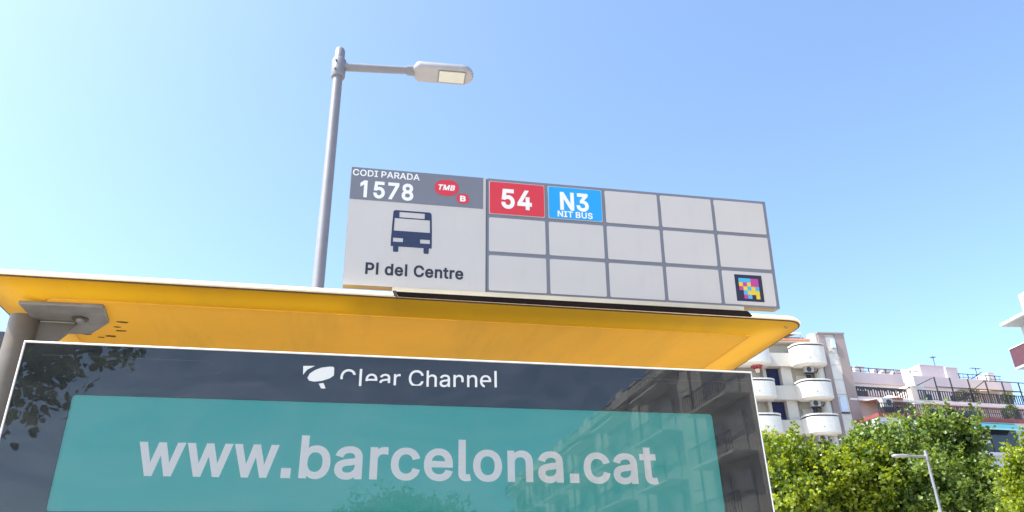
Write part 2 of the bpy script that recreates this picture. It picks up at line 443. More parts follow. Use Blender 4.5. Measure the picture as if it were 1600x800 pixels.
# ------------------------------------------------------------------ lettering (glyph outlines of a plain grotesque, units 1/1000 em)
GLYPHS = {
    '.': (188, ['95,-4 78,-1 63,9 53,24 50,41 53,59 63,73 78,83 95,87 113,83 128,73 138,59 141,41 138,24 128,9 113,-1']),
    '1': (453, ['76,0 76,55 391,55 391,0', '276,509 276,0 212,0 212,448 209,448 86,358 86,427 198,509']),
    '3': (453, ['218,-7 188,-5 159,1 133,10 108,22 88,38 70,57 57,79 48,104 44,132 109,132 115,107 126,87 144,71 165,59 191,52 219,50 248,53 275,61 297,74 315,93 325,116 329,145 326,172 316,196 299,217 275,234 254,241 229,246 201,248 157,248 157,299 288,448 288,452 70,452 70,509 372,509 372,461 211,278 211,289 247,290 279,286 308,276 333,262 354,244 371,222 383,198 391,173 393,145 390,116 383,90 370,66 354,45 333,27 309,12 281,2 251,-5']),
    '4': (453, ['40,105 40,158 247,509 311,509 109,166 109,163 413,163 413,105', '282,0 282,121 282,146 282,318 343,318 343,0']),
    '5': (453, ['221,-7 192,-5 165,1 140,11 118,25 99,41 83,60 71,82 63,105 60,130 122,130 127,108 138,89 154,73 173,60 196,52 221,50 250,53 276,64 298,82 314,104 324,131 328,162 326,183 321,203 314,221 297,244 275,262 248,273 218,277 192,275 167,268 145,258 128,246 67,253 96,509 366,509 366,452 151,452 134,301 136,301 155,315 178,325 203,331 229,334 252,332 274,328 294,321 313,311 330,299 345,285 358,269 370,251 379,231 386,210 390,187 391,163 388,132 381,102 369,76 352,52 332,32 309,15 282,3 253,-4']),
    '7': (453, ['97,0 323,448 323,452 62,452 62,509 391,509 391,449 165,0']),
    '8': (453, ['226,-7 193,-5 163,1 136,11 111,25 91,42 74,62 62,84 54,109 52,135 53,156 58,176 65,195 81,220 101,241 125,256 153,265 153,267 129,276 109,289 93,308 80,330 73,354 70,380 73,405 79,429 90,450 106,469 124,485 146,498 170,508 197,514 226,516 255,514 282,508 306,498 328,485 346,469 361,450 373,429 379,405 382,380 379,354 372,330 359,308 343,289 323,276 300,267 300,265 327,256 351,241 372,220 387,195 395,176 399,156 401,135 398,109 391,84 378,62 362,42 341,25 317,11 289,1 259,-5', '226,49 258,52 285,60 307,74 323,91 333,113 337,139 333,165 322,189 305,208 283,223 256,232 226,235 196,232 169,223 147,208 130,189 119,165 115,139 119,113 129,91 145,74 167,60 185,54 205,50', '226,290 252,292 274,300 293,313 307,330 316,351 319,376 316,399 308,420 294,437 275,449 252,457 226,460 200,457 177,449 159,437 145,420 136,399 133,376 136,351 145,330 159,313 178,300 201,292']),
    'A': (480, ['16,0 201,509 276,509 463,0 395,0 287,302 280,323 272,346 264,372 255,402 244,438 232,478 245,478 233,437 222,402 213,371 204,345 197,322 191,302 85,0', '110,142 110,199 370,199 370,142']),
    'B': (456, ['60,0 60,509 241,509 274,507 304,501 329,491 350,477 367,461 381,442 390,421 396,398 398,374 395,344 387,320 373,301 356,286 336,275 315,267 315,262 339,257 363,245 385,227 402,203 411,184 416,161 418,136 416,111 410,88 400,67 386,48 368,31 344,18 317,8 284,2 247,0', '125,57 245,57 281,60 309,67 330,80 344,96 353,115 355,137 352,161 342,184 327,203 306,218 279,228 248,231 125,231', '125,285 238,285 265,288 288,296 308,309 323,326 333,348 336,372 333,393 326,412 313,429 294,442 270,449 240,452 125,452']),
    'C': (510, ['267,-7 225,-3 186,7 150,25 119,49 92,79 70,115 53,157 44,203 40,254 44,305 53,352 70,393 92,429 119,459 150,484 186,501 225,512 267,516 293,514 317,511 340,504 362,496 383,485 402,471 419,456 435,438 448,418 459,397 467,373 473,348 408,348 401,373 389,395 375,413 357,428 337,440 315,449 292,454 267,456 237,453 209,445 184,432 161,414 141,391 125,364 113,332 106,295 103,254 106,213 113,177 125,145 141,117 161,94 184,76 210,63 237,56 267,53 292,55 315,60 337,69 357,81 375,96 389,114 401,136 408,160 473,160 467,135 459,112 448,91 435,71 420,53 402,38 383,24 363,13 341,5 317,-2 293,-6']),
    'D': (502, ['219,0 96,0 96,57 215,57 254,60 288,68 318,81 343,99 363,122 379,149 390,181 397,216 399,255 397,294 390,329 379,361 364,388 344,410 320,428 291,441 258,449 221,452 93,452 93,509 225,509 273,505 315,495 353,478 385,455 412,426 433,391 449,351 458,306 462,255 458,205 449,159 433,119 411,83 384,54 351,31 312,14 268,3', '125,509 125,0 60,0 60,509']),
    'I': (300, ['31,0 31,57 118,57 118,452 31,452 31,509 269,509 269,452 183,452 183,57 269,57 269,0']),
    'M': (628, ['60,0 60,509 152,509 277,187 287,159 299,123 311,84 322,49 307,49 318,83 330,121 342,158 352,187 476,509 568,509 568,0 504,0 504,291 504,327 505,369 506,413 507,457 513,457 505,433 498,409 482,363 467,322 456,291 342,0 286,0 170,291 159,321 145,361 129,408 112,457 119,457 120,416 121,372 122,328 122,291 122,0']),
    'N': (523, ['60,0 60,509 136,509 343,183 352,169 363,151 375,130 388,107 401,82 414,55 405,54 402,81 401,108 400,134 399,157 399,195 399,509 463,509 463,0 387,0 202,290 177,331 164,354 148,381 108,452 119,454 122,384 124,328 125,291 125,0']),
    'O': (533, ['267,-7 225,-3 186,7 150,25 119,49 92,79 70,115 53,157 44,203 40,254 44,305 53,352 70,393 92,429 119,459 150,484 186,501 225,512 267,516 309,512 348,501 384,484 415,459 442,429 464,393 480,352 490,305 493,254 490,203 480,157 464,115 442,79 415,49 384,25 348,7 309,-3', '267,53 296,55 324,63 349,76 372,94 392,116 408,144 420,176 428,213 430,254 428,295 420,332 408,365 392,392 372,415 349,433 324,446 296,453 267,456 237,453 210,445 184,433 161,415 142,392 125,364 113,332 106,295 103,254 106,213 113,176 125,144 142,117 161,94 184,76 210,63 237,55']),
    'P': (445, ['60,0 60,509 235,509 272,506 305,499 332,487 356,471 375,452 390,430 400,404 407,377 409,348 407,318 400,291 390,265 375,243 356,223 332,207 305,195 272,188 235,186 109,186 109,242 233,242 257,244 279,248 297,256 318,272 333,294 342,319 344,348 342,376 333,402 318,423 297,439 279,446 257,451 232,452 125,452 125,0']),
    'R': (449, ['60,0 60,509 236,509 273,506 305,500 333,489 356,473 376,455 390,433 401,408 407,381 409,352 407,323 401,296 390,271 376,250 356,232 333,217 305,206 273,200 236,198 96,198 96,255 234,255 258,256 280,260 298,267 319,281 334,300 342,324 345,352 342,380 334,405 319,425 298,440 279,446 258,451 233,452 125,452 125,0', '353,0 230,229 303,229 428,0']),
    'S': (447, ['224,-9 188,-7 156,-1 128,9 102,23 81,40 64,60 51,83 42,109 38,137 104,137 110,110 123,88 142,71 166,59 194,52 224,49 246,50 267,54 286,60 311,74 329,92 341,114 346,139 342,161 332,179 316,193 296,205 272,214 245,222 184,239 145,253 112,269 86,289 67,313 56,341 52,372 54,400 62,425 75,448 92,468 113,484 138,498 165,508 195,514 227,516 259,514 289,508 316,498 340,484 360,468 377,449 390,427 398,403 401,378 337,378 332,402 320,421 302,437 280,449 254,456 225,459 194,456 167,448 145,435 129,418 118,398 115,376 119,352 131,334 148,319 169,308 191,300 212,293 264,279 287,272 312,264 336,252 359,238 379,220 395,198 402,180 407,161 408,139 406,112 399,87 386,64 370,43 349,25 323,11 294,0 261,-7']),
    'T': (449, ['32,452 32,509 417,509 417,452 257,452 257,0 193,0 193,452']),
    'U': (517, ['259,-8 220,-6 186,2 154,15 126,33 103,55 85,80 71,108 63,140 60,173 60,509 124,509 124,178 126,155 132,133 141,113 153,95 169,80 187,68 208,59 232,53 259,52 285,53 309,59 331,68 349,80 364,95 377,113 385,133 391,155 393,178 393,509 457,509 457,173 454,140 446,108 433,80 414,55 391,33 363,15 332,2 297,-6']),
    'a': (389, ['160,-9 137,-7 115,-3 94,5 76,15 60,29 48,45 38,63 32,84 30,108 34,138 43,161 58,179 78,193 100,203 125,211 152,216 178,220 234,227 252,230 265,235 273,243 276,255 276,257 273,279 267,297 256,311 240,322 220,329 196,331 171,329 149,322 132,313 118,301 107,288 100,274 41,291 51,313 64,331 79,346 95,358 114,368 133,375 153,380 173,383 194,384 215,383 239,379 263,372 286,360 306,343 322,320 330,301 335,278 337,251 337,0 277,0 277,52 272,52 264,38 252,25 236,12 215,1 190,-6', '170,45 202,49 228,59 248,74 263,93 272,115 276,138 276,190 270,186 259,182 246,179 231,176 200,171 175,168 154,164 134,159 117,150 103,139 95,124 92,105 94,87 102,72 114,61 130,52 149,47']),
    'b': (424, ['229,-8 198,-5 172,4 153,17 138,31 127,46 118,59 112,59 112,0 53,0 53,509 114,509 114,319 118,319 127,331 137,346 152,360 171,373 197,381 229,384 259,382 287,374 313,361 335,342 354,320 370,293 381,261 388,227 390,189 388,151 381,116 370,84 355,57 336,34 313,16 288,3 260,-6', '220,47 242,49 262,55 279,66 294,80 306,97 316,117 323,139 327,163 328,189 327,215 323,239 316,261 307,281 295,298 280,311 262,322 243,328 220,330 198,328 178,322 161,312 147,299 134,282 125,263 118,241 114,216 113,189 114,162 118,138 125,115 135,95 147,78 162,65 179,55 198,49']),
    'c': (396, ['207,-8 174,-5 144,3 117,16 93,35 72,58 56,85 44,116 37,150 34,187 37,225 44,260 56,291 72,318 93,341 117,360 144,374 174,382 207,384 234,383 260,377 284,368 305,356 324,341 340,322 353,301 362,277 303,262 298,276 290,289 281,301 270,311 257,319 242,325 226,329 207,330 184,328 163,321 145,310 130,296 118,278 108,258 102,236 98,212 96,187 98,163 102,139 108,117 118,97 130,80 145,66 163,55 184,49 207,46 226,48 243,52 258,58 271,66 282,76 292,89 299,102 304,117 363,102 354,78 341,56 325,37 306,21 285,9 261,-1 235,-6']),
    'd': (424, ['195,-8 165,-6 137,3 111,16 89,34 70,57 55,84 43,116 36,151 34,189 36,227 43,261 55,293 70,320 89,342 112,361 137,374 165,382 196,384 228,381 253,373 272,360 287,346 298,331 306,319 311,319 311,509 372,509 372,0 313,0 313,59 307,59 298,46 287,31 272,17 252,4 227,-5', '205,47 226,49 246,55 263,65 278,78 290,95 299,115 306,138 310,162 312,189 310,216 306,241 300,263 290,282 278,299 263,312 246,322 227,328 205,330 182,328 162,322 145,311 130,298 118,281 108,261 102,239 98,215 96,189 98,163 102,139 109,117 118,97 130,80 145,66 162,55 182,49']),
    'e': (404, ['212,-8 177,-5 145,3 117,16 92,35 72,58 56,85 44,116 37,150 34,187 36,224 44,258 55,290 71,317 91,340 115,359 142,373 172,382 205,384 226,383 246,380 266,374 285,366 303,355 319,341 334,324 347,305 357,282 365,256 370,227 371,194 371,169 75,169 75,221 338,221 310,202 308,226 304,248 298,269 283,294 263,314 237,326 205,330 183,328 164,323 146,313 125,294 109,270 99,241 96,211 96,178 98,151 102,127 110,106 121,88 135,73 151,61 169,53 190,48 212,46 234,48 254,53 271,61 285,73 297,88 306,105 365,91 353,63 335,39 320,26 302,14 283,4 261,-3 237,-7']),
    'h': (410, ['114,227 114,0 53,0 53,509 114,509 114,287 102,287 116,319 132,344 152,362 175,374 200,382 227,384 252,383 275,377 295,369 313,356 328,340 341,321 350,298 355,271 357,240 357,0 296,0 296,235 293,263 286,286 273,304 256,318 235,326 210,329 184,326 161,317 141,303 126,283 117,257']),
    'l': (189, ['139,-2 112,0 91,8 74,20 62,37 55,59 53,84 53,509 114,509 114,99 115,77 120,62 130,54 146,52 160,53 170,54 181,3 162,-1 151,-2']),
    'n': (410, ['114,227 114,0 53,0 53,379 112,379 112,287 102,287 116,319 132,344 152,362 175,374 200,382 227,384 252,383 275,377 295,369 313,356 328,340 341,321 350,298 355,271 357,240 357,0 296,0 296,235 293,263 286,286 273,304 256,318 235,326 210,329 184,326 161,317 141,303 126,283 117,257']),
    'o': (415, ['207,-8 174,-5 144,3 117,16 93,35 72,58 56,85 44,116 37,150 34,187 37,225 44,260 56,291 72,318 93,341 117,360 144,374 174,382 207,384 241,382 271,374 299,360 323,341 343,318 359,291 371,260 379,225 381,187 379,150 371,116 359,85 343,58 323,35 299,16 271,3 241,-5', '207,46 231,49 252,55 270,66 285,80 298,97 307,117 314,139 318,163 319,187 318,212 314,236 307,258 298,278 285,296 270,310 252,321 231,328 207,330 184,328 163,321 145,310 130,296 118,278 108,258 102,236 98,212 96,187 98,163 102,139 108,117 118,97 130,80 145,66 163,55 184,49']),
    'r': (259, ['53,0 53,379 112,379 112,321 115,321 130,347 152,367 171,377 191,383 213,385 229,384 243,384 243,322 230,324 219,325 207,326 182,323 159,315 140,301 126,284 117,262 114,237 114,0']),
    't': (227, ['204,379 204,327 6,327 6,379', '65,471 126,471 126,98 128,76 136,61 150,53 170,50 185,51 202,54 213,2 203,-1 192,-3 180,-4 168,-4 138,-1 113,7 92,21 77,41 68,64 65,93']),
    'w': (567, ['138,0 23,379 87,379 133,214 140,190 147,164 154,137 161,107 168,75 175,41 165,41 172,74 179,105 186,135 192,163 199,189 206,214 252,379 316,379 362,214 368,189 375,163 382,136 388,106 395,75 402,41 391,41 399,75 406,106 413,135 420,163 427,189 434,214 480,379 545,379 429,0 368,0 319,172 305,225 297,252 291,280 277,338 291,338 277,280 263,225 255,198 248,172 199,0']),
}
GLYPHS['1'] = (GLYPHS['1'][0], [GLYPHS['1'][1][1]])

STRAIGHT_L = (210, ['70,0 70,527 134,527 134,0'])
GLYPHS['.'] = (190, ['50,0 50,90 140,90 140,0'])

def winding(pt, polys):
    x, y = pt
    w = 0
    for p in polys:
        for i in range(len(p)):
            (x0, y0), (x1, y1) = p[i-1], p[i]
            if y0 <= y < y1 and (x1-x0)*(y-y0)-(x-x0)*(y1-y0) > 0:
                w += 1
            elif y1 <= y < y0 and (x1-x0)*(y-y0)-(x-x0)*(y1-y0) < 0:
                w -= 1
    return w

def fill_outlines(polys):
    """Triangles of the area inside overlapping outlines (non-zero rule)."""
    sign = math.copysign(1, poly_area(max(polys, key=lambda p: abs(poly_area(p)))))
    vs, es = [], []
    for p in polys:
        b = len(vs)
        vs += [Vector(q) for q in p]
        es += [(b+i, b+(i+1) % len(p)) for i in range(len(p))]
    ov, oe, of = delaunay_2d_cdt(vs, es, [], 0, 1e-4)[:3]
    keep = []
    for f in of:
        c = (sum(ov[i].x for i in f)/3, sum(ov[i].y for i in f)/3)
        if winding(c, polys)*sign > 0:
            keep.append(f)
    return ov, keep

def poly_area(p):
    return 0.5*sum(p[i][0]*p[(i+1) % len(p)][1]-p[(i+1) % len(p)][0]*p[i][1] for i in range(len(p)))

def inside(pt, poly):
    x, y = pt
    c = False
    for i in range(len(poly)):
        (x0, y0), (x1, y1) = poly[i], poly[i-1]
        if (y0 > y) != (y1 > y) and x < (x1-x0)*(y-y0)/(y1-y0)+x0:
            c = not c
    return c

def grow(p, d):
    """Offset a closed outline to the right of its direction (fattens clockwise outers, thins counter-clockwise holes)."""
    if not d:
        return p
    out, n = [], len(p)
    for i in range(n):
        a, b, c = Vector(p[i-1]), Vector(p[i]), Vector(p[(i+1) % n])
        e0, e1 = (b-a).normalized(), (c-b).normalized()
        n0, n1 = Vector((-e0.y, e0.x)), Vector((-e1.y, e1.x))
        m_ = n0+n1
        if m_.length < 1e-4:
            m_ = n0
        m_.normalize()
        k = min(1.0/max(0.35, m_.dot(n0)), 1.9)
        out.append((b.x+m_.x*d*k, b.y+m_.y*d*k))
    return out

def glyph_polys(ch, bold, straight_l):
    adv, cs = STRAIGHT_L if ch == 'l' and straight_l else GLYPHS[ch]
    cs = [[tuple(map(float, q.split(','))) for q in s.split()] for s in cs]
    sgn = -1.0 if poly_area(max(cs, key=lambda p: abs(poly_area(p)))) > 0 else 1.0
    return adv, [grow(c, sgn*bold) for c in cs]

def lettering(name, text, m, parent, x0, x1, z0, cap, y, bold=0.0, ref=509.0, space=255.0, track=0.0, slant=0.0, slope=0.0, straight_l=True, cuts=None, thick=0.0006, **props):
    """Flat raised lettering in the local xz plane, facing -y: baseline z0, letter height cap, fitted between x0 and x1."""
    pen, polys = 0.0, []
    for i, ch in enumerate(text):
        if ch == ' ':
            pen += space
            continue
        adv, res = glyph_polys(ch, bold, straight_l)
        polys.append((i, [[(px+pen, py) for px, py in c] for c in res]))
        pen += adv+2*bold*0.55+track
    mn = min(p[0] for _, g in polys for c in g for p in c)
    mx = max(p[0] for _, g in polys for c in g for p in c)
    sx, sz = (x1-x0)/(mx-mn), cap/ref
    bm = bmesh.new()
    for j, (i, g) in enumerate(polys):
        ov, tris = fill_outlines(g)
        flat = [Vector(((q.x-mn)*sx+x0+q.y*sz*slant, y, z0+q.y*sz)) for q in ov]
        sub = bmesh.new()
        vs = [sub.verts.new(p) for p in flat]
        for t in tris:
            try:
                f = sub.faces.new([vs[k] for k in t])
            except ValueError:
                continue
        loose = [v for v in sub.verts if not v.link_faces]
        bmesh.ops.delete(sub, geom=loose, context='VERTS')
        if cuts and i in cuts:
            for (cz, keep_up, cx_lo, cx_hi) in cuts[i]:
                ys = [v.co.z for v in sub.verts]
                xs = [v.co.x for v in sub.verts]
                zc = z0+cz*cap
                wx = max(xs)-min(xs)
                lo = min(xs)+cx_lo*wx
                if cx_lo > 0:
                    geom = sub.verts[:]+sub.edges[:]+sub.faces[:]
                    bmesh.ops.bisect_plane(sub, geom=geom, plane_co=(lo, 0, 0), plane_no=(1, 0, 0))
                geom = sub.verts[:]+sub.edges[:]+sub.faces[:]
                bmesh.ops.bisect_plane(sub, geom=geom, plane_co=(0, 0, zc), plane_no=(0, 0, 1))
                dead = [f for f in sub.faces if f.calc_center_median().z < zc and f.calc_center_median().x > lo-1e-6]
                bmesh.ops.delete(sub, geom=dead, context='FACES')
        for v in sub.verts:
            v.co.z += (v.co.x-x0)*slope
        me_ = bpy.data.meshes.new('tmp')
        sub.to_mesh(me_)
        sub.free()
        bm.from_mesh(me_)
        bpy.data.meshes.remove(me_)
    bm.normal_update()
    for f in bm.faces:
        if f.normal.y > 0:
            f.normal_flip()
    ext = bmesh.ops.extrude_face_region(bm, geom=bm.faces[:])
    front = {v for v in ext['geom'] if isinstance(v, bmesh.types.BMVert)}
    for v in bm.verts:
        if v in front:
            v.co.y -= thick
    bmesh.ops.recalc_face_normals(bm, faces=bm.faces)
    me = bpy.data.meshes.new(name)
    bm.to_mesh(me)
    bm.free()
    me.materials.append(M[m])
    return link(name, me, parent, **props)

def blob(cx, cz, rx, rz, n=28, p=2.0, rot=0.0):
    pts = []
    for k in range(n):
        a = 2*math.pi*k/n
        c, s = math.cos(a), math.sin(a)
        x = rx*math.copysign(abs(c)**(2/p), c)
        z = rz*math.copysign(abs(s)**(2/p), s)
        pts.append((cx+x*math.cos(rot)-z*math.sin(rot), cz+x*math.sin(rot)+z*math.cos(rot)))
    return pts

# ------------------------------------------------------------------ the ground
ZT = 2.0997          # top edge of the advertising panel above the pavement

def structure(name, mb, m):
    o = link(name, mb.mesh(name, M[m]))
    o['kind'] = 'structure'
    return o

structure('ground', MB().add([(-900, -900, -0.14), (900, -900, -0.14), (900, 900, -0.14), (-900, 900, -0.14)], [(0, 1, 2, 3)]), 'paving')
structure('road', bx(6.15, 11.85, -300, 300, -0.139, -0.12), 'asphalt')
structure('pavement', bx(-60, 6.0, -300, 300, -0.138, 0.0), 'paving')
structure('pavement', bx(12.0, 120, -300, 300, -0.138, 0.0), 'paving')
structure('kerb', bx(6.003, 6.147, -300, 300, -0.137, 0.004), 'kerb')
structure('kerb', bx(11.853, 11.997, -300, 300, -0.137, 0.004), 'kerb')
mk = MB()
for i in range(-14, 15):
    mk.box(8.94, 9.06, i*6.0, i*6.0+2.4, -0.119, -0.116)
structure('lane_marking', mk, 'line_paint')

# ------------------------------------------------------------------ bus shelter
sh = thing('bus_shelter', 'yellow roofed bus shelter with grey post behind the dark advertising panel', 'bus shelter', (0.7, 2.3, 0))
SX, SY = 0.7, 2.3
def shift(ring, z):
    return [(x-SX, y-SY, z) for x, y in ring]
RX0, RX1, RY0, RY1, RR = -0.218, 1.637, 0.2, 4.5, 0.055
def ring(ix, iy, z, n=7):
    r = max(0.012, RR-min(ix, iy)*0.6)
    return shift(rrect(RX0+ix, RX1-ix, RY0+iy, RY1-iy, r, n), z+ZT)
# belly panel hanging inside the sloped margin
part('roof_belly', MB().loft([ring(0.132, 0.066, 0.1775), ring(0.132, 0.066, 0.190)]), 'roof_belly', sh)
mg = MB().loft([ring(0.128, 0.063, 0.1795), ring(0.085, 0.040, 0.1885), ring(0.030, 0.014, 0.1965), ring(0.006, 0.005, 0.1985), ring(0.006, 0.005, 0.212), ring(0.036, 0.036, 0.212), ring(0.128, 0.063, 0.192), ring(0.128, 0.063, 0.1795)], False, False)
part('roof_margin', mg, 'roof_yellow', sh, True)
tr = MB().loft([ring(0.012, 0.012, 0.2005), ring(0.002, 0.002, 0.2015), ring(0.0, 0.0, 0.2045), ring(0.002, 0.002, 0.2095), ring(0.007, 0.007, 0.2140), ring(0.014, 0.014, 0.2172), ring(0.028, 0.028, 0.2190), ring(0.034, 0.034, 0.2175), ring(0.034, 0.034, 0.2122), ring(0.012, 0.012, 0.2122), ring(0.012, 0.012, 0.2005)], False, False)
sl = MB().loft([ring(0.006, 0.0045, 0.1984), ring(0.0035, 0.0028, 0.1990), ring(0.0035, 0.0028, 0.2010), ring(0.011, 0.011, 0.2010), ring(0.011, 0.011, 0.1984), ring(0.006, 0.0045, 0.1984)], False, False)
part('edge_seal', sl, 'rust', sh)
part('roof_edge', tr, 'trim_cream', sh, True)
# round posts with a dark glazing mullion beside them
for (px0, px1, py0, py1) in ((-0.190, -0.126, 0.352, 0.416), (-0.190, -0.126, 4.0, 4.064)):
    cx, cy = (px0+px1)/2-SX, (py0+py1)/2-SY
    part('post', MB().tube([(cx, cy, 0.0), (cx, cy, ZT+0.1768)], 0.032, 28), 'post_grey', sh, True)
    part('mullion', bx(px0-0.055-SX, px0-0.012-SX, py0+0.05-SY, py0+0.13-SY, 0.0, ZT+0.150), 'glazing_blue', sh)
    # base plate
    part('base_plate', bx(px0-0.05-SX, px1+0.05-SX, py0-0.05-SY, py1+0.05-SY, 0.0, 0.012), 'plate_grey', sh)
    # head plate under the belly, with clipped corners
    hp = [(-0.140, 0.279), (0.022, 0.276), (0.024, 0.285), (0.012, 0.372), (-0.045, 0.452), (-0.140, 0.465)]
    dy = py0-0.352
    pl = part('bracket_plate', MB().prism_z([(x-SX, y-SY+dy) for x, y in hp], ZT+0.1695, ZT+0.1774), 'plate_grey', sh)
    bevel(pl, 0.0015)
    if dy == 0:
        bo = MB()
        bo.tube([(-0.040-SX, 0.350-SY, ZT+0.1695), (-0.040-SX, 0.350-SY, ZT+0.1665)], 0.0165, 24)
        part('washer', bo, 'steel_dark', sh)
        part('bolt', MB().tube([(-0.040-SX, 0.350-SY, ZT+0.1664), (-0.040-SX, 0.350-SY, ZT+0.1610)], [0.0095, 0.0070], 6), 'plate_grey', sh)
    # gusset fin between post and plate
    gs = [(-0.128-SX, ZT+0.168), (-0.054-SX, ZT+0.168), (-0.052-SX, ZT+0.163), (-0.128-SX, ZT+0.075)]
    part('gusset', MB().prism_y(gs, 0.375+dy-SY, 0.383+dy-SY), 'post_grey', sh)
    wl_ = MB().tube([(-0.125-SX, 0.372+dy-SY, ZT+0.1665), (-0.09-SX, 0.3715+dy-SY, ZT+0.1668), (-0.056-SX, 0.372+dy-SY, ZT+0.1665)], 0.0022, 8)
    part('weld_seam', wl_, 'plate_grey', sh)
# rusty chips in the paint round the plate
rnd = random.Random(4)
for (x, y, a, b) in ((0.038, 0.382, 0.013, 0.005), (0.022, 0.44, 0.012, 0.004), (-0.012, 0.480, 0.011, 0.006), (0.018, 0.415, 0.007, 0.003), (-0.035, 0.492, 0.008, 0.003), (-0.06, 0.473, 0.012, 0.006)):
    ch = []
    for k in range(11):
        t = 2*math.pi*k/11
        q = 0.65+0.6*rnd.random()
        ch.append((x+a*q*math.cos(t)-SX, y+b*q*math.sin(t)-SY))
    part('paint_chip', MB().prism_z(ch, ZT+0.1766, ZT+0.1776), 'rust', sh)
for x in (RX0+0.16, RX1-0.16):
    pass
# two rivets in the right-hand corner of the margin
for (x, y) in ((1.585, 0.232), (1.594, 0.240)):
    part('rivet', MB().tube([(x-SX, y-SY, ZT+0.198), (x-SX, y-SY, ZT+0.1945)], [0.0032, 0.0022], 10), 'steel_dark', sh)
# glazed back wall on the post line
for k in range(3):
    y0 = 0.52+k*1.16
    part('glass_pane', bx(-0.224-SX, -0.216-SX, y0-SY, y0+1.14-SY, 0.25, ZT+0.02), 'shelter_glass', sh)
part('glazing_rail', bx(-0.236-SX, -0.204-SX, 0.505-SY, 3.995-SY, 0.20, 0.25), 'post_grey', sh)
part('glazing_rail', bx(-0.236-SX, -0.204-SX, 0.505-SY, 3.995-SY, ZT+0.02, ZT+0.06), 'post_grey', sh)

# ------------------------------------------------------------------ advertising panel
W, D, ZB = 1.34, 0.17, 0.36
ad = thing('advertising_panel', 'dark glazed advertising panel with teal web address poster under the shelter roof', 'advertising panel', (0.67, 0.085, 0))
AX, AY = 0.67, 0.085
def abox(x0, x1, y0, y1, z0, z1):
    return bx(x0-AX, x1-AX, y0-AY, y1-AY, z0, z1)
o = part('casing', abox(0.003, W-0.003, 0.014, D, ZB, ZT-0.003), 'panel_body', ad)
bevel(o, 0.004)
# chamfered metal trim round the front
def trim_ring():
    mb = MB()
    def rr(i, y):
        return [(i-AX, y-AY, ZB+i), (W-i-AX, y-AY, ZB+i), (W-i-AX, y-AY, ZT-i), (i-AX, y-AY, ZT-i)]
    rs = [rr(0.0045, 0.012), rr(0.0045, 0.0012), rr(0.0030, 0.0004), rr(0.0006, 0.0026), rr(0.0, 0.0042), rr(0.0, 0.020), rr(0.0030, 0.0205)]
    return mb.loft(rs, False, False)
part('edge_trim', trim_ring(), 'panel_trim', ad)
# printed dark border behind the glass, with a rounded window
SX0, SX1, SZ1, SZ0 = 0.0920, 1.2420, ZT-0.0890, ZT-0.2755
def border():
    inner = rrect(SX0, SX1, SZ0, SZ1, 0.006, 4)
    outer = [(0.0045, ZB+0.0045), (W-0.0045, ZB+0.0045), (W-0.0045, ZT-0.0045), (0.0045, ZT-0.0045)]
    tri = tessellate_polygon([[Vector((x, z, 0)) for x, z in outer], [Vector((x, z, 0)) for x, z in inner]])
    pts = outer+inner
    mb = MB()
    mb.add([(x-AX, 0.0040-AY, z) for x, z in pts], tri)
    n = len(inner)
    mb.add([(x-AX, 0.0040-AY, z) for x, z in inner]+[(x-AX, 0.0125-AY, z) for x, z in inner], [(i, (i+1) % n, (i+1) % n+n, i+n) for i in range(n)])
    return mb
part('border', border(), 'panel_print', ad)
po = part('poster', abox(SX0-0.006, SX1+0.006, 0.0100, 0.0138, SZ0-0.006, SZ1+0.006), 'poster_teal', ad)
# web address: two runs so the dots sit where the photograph has them
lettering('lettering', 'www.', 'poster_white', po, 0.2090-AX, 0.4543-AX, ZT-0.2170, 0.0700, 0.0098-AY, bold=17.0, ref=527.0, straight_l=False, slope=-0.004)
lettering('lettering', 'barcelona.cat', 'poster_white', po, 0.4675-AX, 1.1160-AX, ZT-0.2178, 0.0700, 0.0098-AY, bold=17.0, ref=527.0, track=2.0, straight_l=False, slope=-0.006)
part('front_glass', MB().add([(0.0046-AX, 0.0014-AY, ZB+0.0046), (W-0.0046-AX, 0.0014-AY, ZB+0.0046), (W-0.0046-AX, 0.0014-AY, ZT-0.0046), (0.0046-AX, 0.0014-AY, ZT-0.0046)], [(0, 1, 2, 3)]), 'panel_glass', ad)
# maker's mark on the border: emblem and partly worn lettering
lg = lettering('lettering', 'Clear Channel', 'logo_white', ad, 0.5245-AX, 0.8105-AX, ZT-0.0602, 0.0300, 0.0012-AY, bold=4.0, track=5.0, space=190.0, slope=0.026,
               cuts={0: [(0.40, True, 0, 1)], 2: [(0.30, True, 0, 1)], 3: [(0.20, True, 0, 0.5)], 4: [(0.06, True, 0, 1)], 6: [(0.05, True, 0, 1)], 9: [(0.30, True, 0.55, 1)], 11: [(0.22, True, 0.42, 1)]})
em = MB()
em.prism_y([(0.4585, ZT-0.0265), (0.4785, ZT-0.0255), (0.4660, ZT-0.0330), (0.4595, ZT-0.0425)], 0.0006, 0.0012)
em.prism_y([(0.5125, ZT-0.0275), (0.5130, ZT-0.0420), (0.5060, ZT-0.0475), (0.4930, ZT-0.0525), (0.4800, ZT-0.0545), (0.4710, ZT-0.0530), (0.4675, ZT-0.0480), (0.4710, ZT-0.0400), (0.4790, ZT-0.0335), (0.4900, ZT-0.0285), (0.5030, ZT-0.0260), (0.5100, ZT-0.0258)], 0.0006, 0.0012)
em.prism_y([(0.4880, ZT-0.0580), (0.4960, ZT-0.0565), (0.5005, ZT-0.0660), (0.4930, ZT-0.0665)], 0.0006, 0.0012)
em.v = [(x-AX, y-AY, z) for x, y, z in em.v]
part('emblem', em, 'logo_white', ad)
